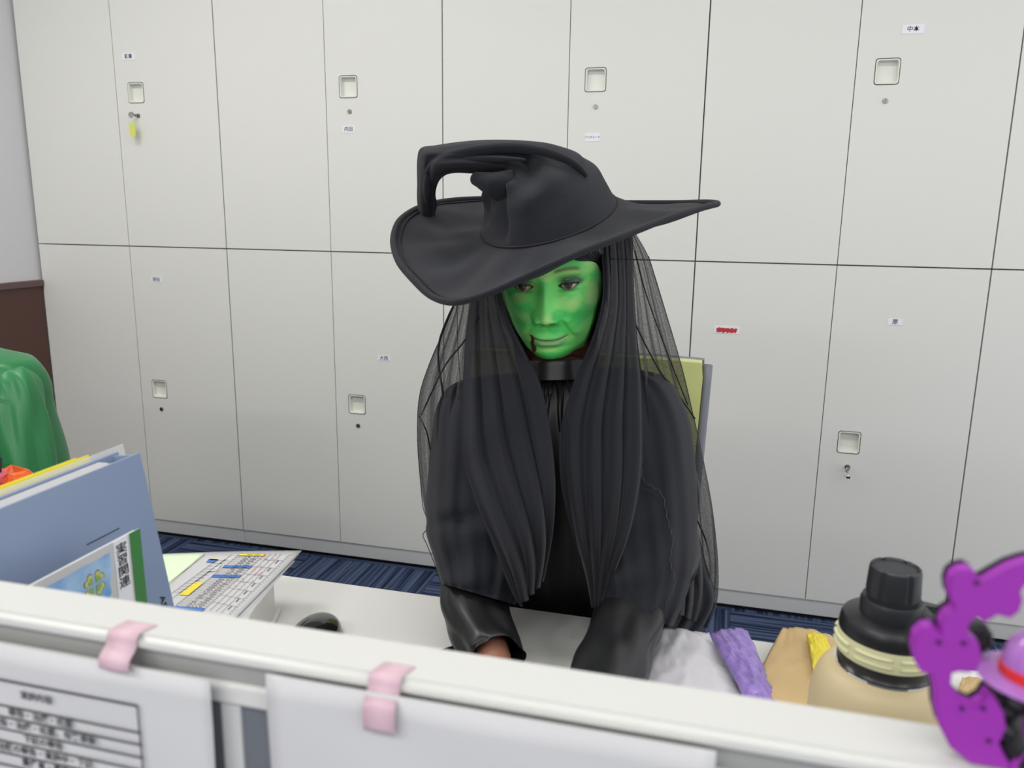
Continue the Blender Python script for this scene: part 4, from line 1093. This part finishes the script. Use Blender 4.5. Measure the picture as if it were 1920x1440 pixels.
# satin sleeves
def slv(path, rad, name='sleeve', m='satin', fold=None, flat=.85, n=48):
    N_ = 40; pts = crom(path, np.linspace(0, 1, N_)); rad = crom(np.array(rad)[:, None], np.linspace(0, 1, N_))[:, 0]
    fo = fold or (lambda q, a: 1+.06*np.sin(3*a+6*q)+.05*np.sin(5*a-9*q+1)+.035*np.sin(26*q+2*a+1.5*np.sin(3*a))*sm(q, .4, .7)+.02*np.sin(11*a+17*q))
    return kid(tube(name, pts, rad, M[m], None, n=n, cap=False, fold=fo, flat=flat))
SL = np.array([PX-.125, -1.365, .925]); SR = np.array([PX+.135, -1.36, .935])
dl = .935
slv([SL+[.03, .0, .01], SL, (SL+EL)/2, EL, AL[0], AL[1], AL[2], AL[3], uz(930, 1236, .7455)], [.012, .044, .046, .043, .0405, .0405, .0370, .0335, .0325])
slv([SR-[.03, .0, -.01], SR, (SR+ERr)/2, ERr, AR[0], AR[1], AR[2], uz(1135, 1268, .750), WR], [.012, .045, .047, .044, .0405, .0405, .040, .0395, .036])
# tulle cape over the arms
capef = lambda ph: (lambda q, c, s, a: (.004*np.sin(q*34+3*c+ph)*sm(np.array(q), .35, .6)+.0035*np.sin(c*9+7*q+ph)+.002*np.sin(c*23-5*q+ph))*np.where(s > 0, 1, .6))
shell('cape', [(962, 700, 1010, 720, 1.15, .03), (892, 706, 1010, 730, 1.15, .05), (842, 725, 1010, 745, 1.15, .068), (818, 765, 1012, 770, 1.145, .078), (809, 820, 1015, 820, 1.135, .085), (803, 890, 1016, 890, 1.115, .085), (797, 945, 1016, 950, 1.095, .082), (800, 975, 1014, 980, 1.08, .079), (799, 1000, 1008, 1010, 1.065, .075), (812, 1042, 996, 1062, 1.04, .068), (822, 1078, 980, 1108, 1.015, .060), (828, 1094, 966, 1134, 1.0, .054)], M['chiffon'], fold=capef(0))
shell('cape', [(1060, 715, 1110, 690, 1.15, .03), (1058, 730, 1180, 690, 1.15, .05), (1056, 745, 1244, 706, 1.145, .07), (1055, 770, 1276, 745, 1.14, .08), (1055, 820, 1296, 800, 1.13, .085), (1058, 890, 1305, 880, 1.115, .088), (1066, 950, 1308, 950, 1.095, .085), (1082, 1000, 1306, 1010, 1.07, .080), (1100, 1050, 1300, 1070, 1.04, .072), (1117, 1090, 1284, 1125, 1.01, .062), (1123, 1136, 1262, 1174, .99, .054)], M['chiffon'], fold=capef(2))
# seams of the cape
kid(tube('cape_seam', crom([ud(*p) for p in ((1180, 700, 1.068), (1190, 780, 1.046), (1203, 850, 1.03), (1206, 900, 1.022), (1240, 925, 1.016), (1252, 975, 1.002), (1262, 1010, .992), (1256, 1050, .975), (1266, 1090, .965), (1250, 1130, .952), (1240, 1168, .95))], np.linspace(0, 1, 90))+.0008*np.sin(np.arange(90)*1.7)[:, None], .0006, M['cap'], None, n=6))

# ---- veil
def sheetp(name, Lp, Rp, m, nr=90, nc=60, pleat=.006, k=7, ph=0, bul=0, sidew=0, thick=0, edge=.0):
    Lr = crom(np.array(Lp, float), np.linspace(0, 1, nr)); Rr = crom(np.array(Rp, float), np.linspace(0, 1, nr))
    s = np.linspace(0, 1, nc)[None, :]; q = np.linspace(0, 1, nr)[:, None]
    UVD = Lr[:, None]*(1-s[..., None])+Rr[:, None]*s[..., None]
    if name == 'veil_fall': UVD[..., 2] += FO*sm(q, .15, .5)-.045*sm(q, .5, .85)
    env = sm(s, 0, .06)*sm(1-s, 0, .06)*.7+.3
    w_ = 2*np.pi*k*(s+.035*np.sin(5*q+ph)+.02*np.sin(11*q+2*ph))
    UVD[..., 2] += env*(pleat*(.35+.65*q)*(np.sin(w_+ph)+.45*np.sin(1.9*w_+2*ph+3*q)))-bul*np.sin(math.pi*s)
    UVD[..., 0] += sidew*env*np.cos(w_+ph)*(.3+.7*q)
    P = CAM+ (FW+(UVD[..., 0:1]-960)/F*RT-(UVD[..., 1:2]-720)/F*UP)*UVD[..., 2:3]
    return kid(grid(name, P, m, None, thick=thick))
v = M['veil']; v2 = M['veil2']
FO = -.034
# gathered front falls
sheetp('veil_fall', [(890, 485, 1.09), (882, 560, 1.10), (872, 640, 1.09), (866, 760, 1.075), (868, 860, 1.05), (895, 950, 1.02), (930, 1040, 1.01), (958, 1110, 1.015), (975, 1138, 1.02)],
 [(936, 530, 1.04), (954, 600, 1.04), (984, 660, 1.045), (1012, 720, 1.05), (1030, 800, 1.045), (1040, 900, 1.04), (1036, 1000, 1.05), (1018, 1090, 1.06), (994, 1142, 1.055)][:8]+[], v2, pleat=.007, k=4, ph=.5, sidew=5)
sheetp('veil_fall', [(1128, 455, 1.06), (1130, 560, 1.045), (1108, 640, 1.05), (1078, 710, 1.055), (1052, 800, 1.045), (1050, 900, 1.04), (1072, 1000, 1.05), (1100, 1080, 1.06), (1112, 1140, 1.06)],
 [(1186, 425, 1.10), (1190, 560, 1.08), (1196, 640, 1.075), (1205, 720, 1.07), (1206, 800, 1.05), (1200, 900, 1.03), (1180, 1000, 1.03), (1150, 1080, 1.045), (1130, 1136, 1.05)], v2, pleat=.007, k=4, ph=1.7, sidew=5)
# inner edge film over the cheek
sheetp('veil_edge', [(922, 548, 1.035), (940, 600, 1.03), (968, 650, 1.03), (992, 690, 1.04)], [(944, 540, 1.025), (958, 600, 1.018), (980, 650, 1.02), (1003, 700, 1.035)], v, nr=30, nc=14, pleat=.001, k=1)
# sheer sides, front and back layers
LS = [(862, 500, 1.15), (850, 570, 1.165), (832, 620, 1.17), (806, 680, 1.16), (786, 745, 1.15), (783, 830, 1.13), (790, 920, 1.12), (802, 990, 1.10), (815, 1050, 1.09), (828, 1092, 1.08)]
sheetp('veil_side', LS, [(896, 485, 1.10), (892, 556, 1.115), (888, 620, 1.11), (884, 690, 1.09), (876, 760, 1.07), (872, 830, 1.05), (880, 900, 1.04), (905, 970, 1.03), (935, 1050, 1.015), (960, 1130, 1.02)], v, pleat=.008, k=4, ph=2, sidew=3)
sheetp('veil_side', LS, [(900, 425, 1.24), (908, 560, 1.25), (910, 640, 1.26), (920, 720, 1.28), (930, 830, 1.29), (930, 930, 1.29), (930, 1020, 1.28), (930, 1100, 1.27)], v, pleat=.010, k=5, ph=.3, sidew=4)
RS = [(1184, 426, 1.17), (1214, 476, 1.18), (1236, 545, 1.18), (1256, 610, 1.18), (1276, 680, 1.18), (1300, 780, 1.17), (1320, 870, 1.17), (1336, 960, 1.17), (1346, 1060, 1.17), (1343, 1130, 1.17), (1326, 1178, 1.17)]
sheetp('veil_side', [(1172, 430, 1.12), (1186, 520, 1.11), (1192, 600, 1.10), (1198, 700, 1.08), (1208, 800, 1.05), (1225, 900, 1.03), (1245, 1000, 1.01), (1262, 1080, 1.005), (1268, 1150, 1.02)], RS, v, pleat=.009, k=5, ph=1, sidew=5)
sheetp('veil_side', [(1150, 396, 1.24), (1160, 540, 1.26), (1150, 640, 1.28), (1150, 740, 1.29), (1170, 860, 1.29), (1200, 960, 1.28), (1230, 1060, 1.27), (1250, 1150, 1.26)], RS, v, pleat=.012, k=6, ph=2.4, sidew=6)
sheetp('veil_back', [(900, 425, 1.24), (908, 560, 1.25), (910, 640, 1.26), (920, 720, 1.28), (930, 830, 1.29), (930, 930, 1.29), (930, 1020, 1.28), (930, 1100, 1.27)], [(1150, 396, 1.24), (1160, 540, 1.26), (1150, 640, 1.28), (1150, 740, 1.29), (1170, 860, 1.29), (1200, 960, 1.28), (1230, 1060, 1.27)], v, pleat=.008, k=7, ph=.8, sidew=0)
# lower dense tails
sheetp('veil_tail', [(1240, 1010, 1.04), (1250, 1080, 1.04), (1240, 1150, 1.035), (1236, 1176, 1.04)], [(1300, 960, 1.12), (1322, 1050, 1.13), (1340, 1120, 1.13), (1312, 1186, 1.11)], v2, nr=50, nc=40, pleat=.006, k=3, ph=1, sidew=3)
# hem threads and crossing folds
for nm, pts, r in (('veil_hem', [(851, 572, 1.165), (838, 600, 1.16), (824, 640, 1.155), (822, 680, 1.14), (828, 720, 1.13), (836, 780, 1.10)], .0017),
                   ('veil_thread', [(857, 572, 1.15), (858, 640, 1.12), (862, 700, 1.09), (866, 740, 1.07)], .0005),
                   ('veil_fold', [(902, 590, 1.10), (870, 640, 1.09), (838, 680, 1.10), (812, 730, 1.12), (790, 778, 1.14)], .0012),
                   ('veil_fold', [(786, 780, 1.14), (800, 810, 1.13), (808, 850, 1.12)], .0011),
                   ('veil_fold', [(1188, 600, 1.10), (1212, 650, 1.10), (1240, 700, 1.11), (1275, 745, 1.13), (1303, 785, 1.16)], .0012),
                   ('veil_fold', [(1190, 470, 1.12), (1208, 540, 1.12), (1232, 610, 1.12), (1262, 690, 1.14), (1290, 760, 1.16)], .0009),
                   ('veil_fold', [(1300, 960, 1.10), (1322, 1010, 1.13), (1332, 1060, 1.15), (1328, 1130, 1.15)], .0012),
                   ('veil_hem', [(1326, 1178, 1.17), (1343, 1130, 1.17), (1346, 1060, 1.17), (1336, 960, 1.17), (1320, 870, 1.17), (1300, 780, 1.17), (1276, 680, 1.18), (1236, 545, 1.18), (1216, 480, 1.18)], .0006),
                   ('veil_hem', [(852, 570, 1.17), (832, 620, 1.17), (806, 680, 1.16), (786, 745, 1.15), (783, 830, 1.13), (790, 920, 1.12), (794, 955, 1.11), (806, 985, 1.10), (793, 1002, 1.10), (800, 1020, 1.1), (812, 1050, 1.09), (826, 1090, 1.08)], .0006)):
    kid(tube(nm, crom([ud(*p) for p in pts], np.linspace(0, 1, 40)), r, M['chiffon'], None, n=6))

# ---- hat
HC = dict(d=1.13)
rings = np.array([  # uL vL uR vR d hd bu bv
 (903, 436, 1156, 384, 1.120, .106, -14, 47), (905, 400, 1141, 357, 1.120, .106, -12, 36), (903, 372, 1124, 328, 1.115, .100, -10, 26), (908, 350, 1102, 303, 1.11, .088, -8, 14),
 (926, 338, 1072, 284, 1.105, .064, -5, 6), (930, 332, 1030, 271, 1.10, .052, 0, 0), (918, 328, 975, 264, 1.09, .044, 0, 0), (888, 325, 915, 263, 1.08, .038, 0, 0), (858, 323, 862, 267, 1.075, .034, 0, 0),
 (838, 326, 818, 273, 1.075, .031, 0, 0), (824, 336, 790, 278, 1.08, .028, 0, 0), (817, 350, 783, 300, 1.10, .026, 0, 0), (815, 366, 783, 345, 1.13, .024, 0, 0), (818, 384, 783, 380, 1.16, .020, 0, 0), (812, 410, 788, 408, 1.19, .013, 0, 0), (804, 425, 796, 424, 1.20, .003, 0, 0)])
nr, nc = 190, 120
R_ = crom(rings, np.linspace(0, 1, nr)); a = np.linspace(0, 2*math.pi, nc, endpoint=False)
P = []
for i, (ul, vl, ur, vr, d, hd, bu, bv) in enumerate(R_):
    q = i/(nr-1); c, s = np.cos(a), np.sin(a)
    f = np.ones_like(a)
    # folds running along the bent tip, crease at the crown's front
    m_ = sm(np.array(q), .12, .32)
    f += m_*(.10*np.sin(3*a+1.0+3*q)*(1-.4*q)+.06*np.sin(5*a+.5-4*q))
    f -= .42*sm(np.array(q), .14, .26)*np.exp(-((np.angle(np.exp(1j*(a-1.65))))/.24)**2)*sm(np.array(1-q), .35, .6)
    f += .10*sm(np.array(q), .10, .26)*np.exp(-((np.angle(np.exp(1j*(a-1.15))))/.25)**2)*sm(np.array(1-q), .3, .6)
    f -= .30*sm(np.array(q), .55, .7)*np.exp(-((np.angle(np.exp(1j*(a-1.2-3*(q-.6)))))/.2)**2)
    f += .02*np.sin(7*a+20*q)*sm(np.array(q), 0, .1)
    if q < .34:      # left part of the crown set back behind a vertical crease
        f -= .13*sm(-c, .50, .58)*(s > 0)*sm(np.array(q), .0, .05)*sm(np.array(.36-q), 0, .08)
        f += .018*np.sin(9*q*6+4*a)*sm(np.array(q), .02, .2)
    cu, cv = (ul+ur)/2, (vl+vr)/2
    U = cu+f*((ur-ul)/2*c+bu*s); V = cv+f*((vr-vl)/2*c+bv*s); D = d-hd*s*f
    P.append(CAM+(FW+(U[:, None]-960)/F*RT-(V[:, None]-720)/F*UP)*D[:, None])
crown = kid(grid('hat_crown', np.array(P), M['felt'], None, closed=True, cap=False))
# small folded nub left of the crown
pts = crom([ud(950, 352, 1.06), ud(925, 346, 1.055), ud(903, 338, 1.055), ud(884, 332, 1.06)], np.linspace(0, 1, 16))
sub(tube('crown_fold', pts, [.023, .0225, .022, .021, .020, .019, .018, .016, .0145, .013, .0115, .010, .009, .008, .006, .003], M['felt'], None, n=24, fold=lambda q, a: 1+.12*np.sin(2*a+4*q)), crown)
# raised seam down the crown
for pl_, rp in (([(798, 325, 1.066), (815, 305, 1.056), (850, 290, 1.049), (905, 280, 1.047), (970, 277, 1.045), (1030, 287, 1.045), (1075, 306, 1.050), (1100, 330, 1.064)], .0068),
                ([(905, 270, 1.074), (960, 271, 1.076), (1015, 279, 1.078), (1050, 292, 1.082), (1084, 312, 1.086), (1102, 332, 1.092)], .0055),
                ([(842, 303, 1.050), (880, 300, 1.048), (930, 298, 1.043), (985, 300, 1.034)], .0045),
                ([(826, 300, 1.054), (806, 322, 1.070), (799, 350, 1.089), (800, 380, 1.129)], .0048)):
    pp = crom([ud(*p) for p in pl_], np.linspace(0, 1, 40)); tt_ = np.linspace(0, 1, 40)
    sub(tube('crown_pleat', pp, rp*np.sin(np.pi*(.06+.88*tt_))**.6, M['felt'], None, n=14), crown)
cs_ = crom([ud(953, 318, 1.045), ud(960, 350, 1.035), ud(964, 385, 1.026), ud(957, 420, 1.022), ud(955, 462, 1.020)], np.linspace(0, 1, 24))
# brim
brimk = np.array([(1346, 382, 1.14), (1322, 388, 1.09), (1262, 406, 1.03), (1180, 438, .975), (1095, 471, .94), (1010, 508, .925), (950, 536, .925), (900, 556, .93), (850, 567, .945), (808, 555, .975), (774, 524, 1.005), (747, 490, 1.04), (737, 452, 1.08), (746, 418, 1.12), (770, 397, 1.17), (805, 383, 1.21), (852, 375, 1.26), (915, 372, 1.30), (985, 372, 1.33), (1060, 374, 1.335), (1135, 379, 1.32), (1210, 380, 1.28), (1275, 380, 1.24), (1325, 379, 1.19)])
nb = 200
tb = np.linspace(0, 1, nb, endpoint=False)
OUT = crom(brimk, tb, periodic=True)
base = rings[0]
# match angles on the crown base ring: parameter of the ring for each brim key
akey = np.radians([0, 12, 28, 45, 62, 80, 95, 108, 121, 134, 146, 157, 168, 180, 192, 204, 217, 231, 246, 262, 280, 300, 322, 343])
ab = crom(np.unwrap(akey)[:, None], np.minimum(tb*24/23, 1))[:, 0]; 
ab = np.interp(tb, np.arange(25)/24, list(akey)+[2*math.pi])
cu, cv = (base[0]+base[2])/2, (base[1]+base[3])/2
IN = np.stack([cu+(base[2]-base[0])/2*np.cos(ab)*.985+base[6]*np.sin(ab), cv+(base[3]-base[1])/2*np.cos(ab)*.985+base[7]*np.sin(ab), base[4]-base[5]*np.sin(ab)*.985], -1)
w3 = lambda A3: CAM+(FW+(A3[..., 0:1]-960)/F*RT-(A3[..., 1:2]-720)/F*UP)*A3[..., 2:3]
O3, I3 = w3(OUT), w3(IN)
P = []
up3 = np.array([0, 0, 1.])
for s in np.linspace(0, 1, 40):
    rip = .003*np.sin(tb*2*math.pi*6+4*s)*math.sin(math.pi*s)+.002*np.sin(tb*2*math.pi*13)*math.sin(math.pi*s)
    P.append(I3*(1-s)+O3*s+(rip[:, None]-.010*math.sin(math.pi*s))*up3)
P = np.array(P)
brim = kid(grid('hat_brim', P, M['felt'], None, closed=True, thick=.004))
sub(tube('brim_edge', np.concatenate([O3, O3[:2]]), .0042, M['felt'], None, n=10, cap=False), brim)
sm_ = P[36]+up3*.0012
sub(tube('stitch_line', np.concatenate([sm_, sm_[:2]]), .0010, M['black'], None, n=6, cap=False), brim)
bs = w3(np.stack([cu+(base[2]-base[0])/2*np.cos(ab)*1.0+base[6]*np.sin(ab), cv+(base[3]-base[1])/2*np.cos(ab)+base[7]*np.sin(ab), base[4]-base[5]*np.sin(ab)-.001], -1))
sub(tube('base_seam', np.concatenate([bs, bs[:2]]), .0014, M['black'], None, n=6, cap=False), brim)
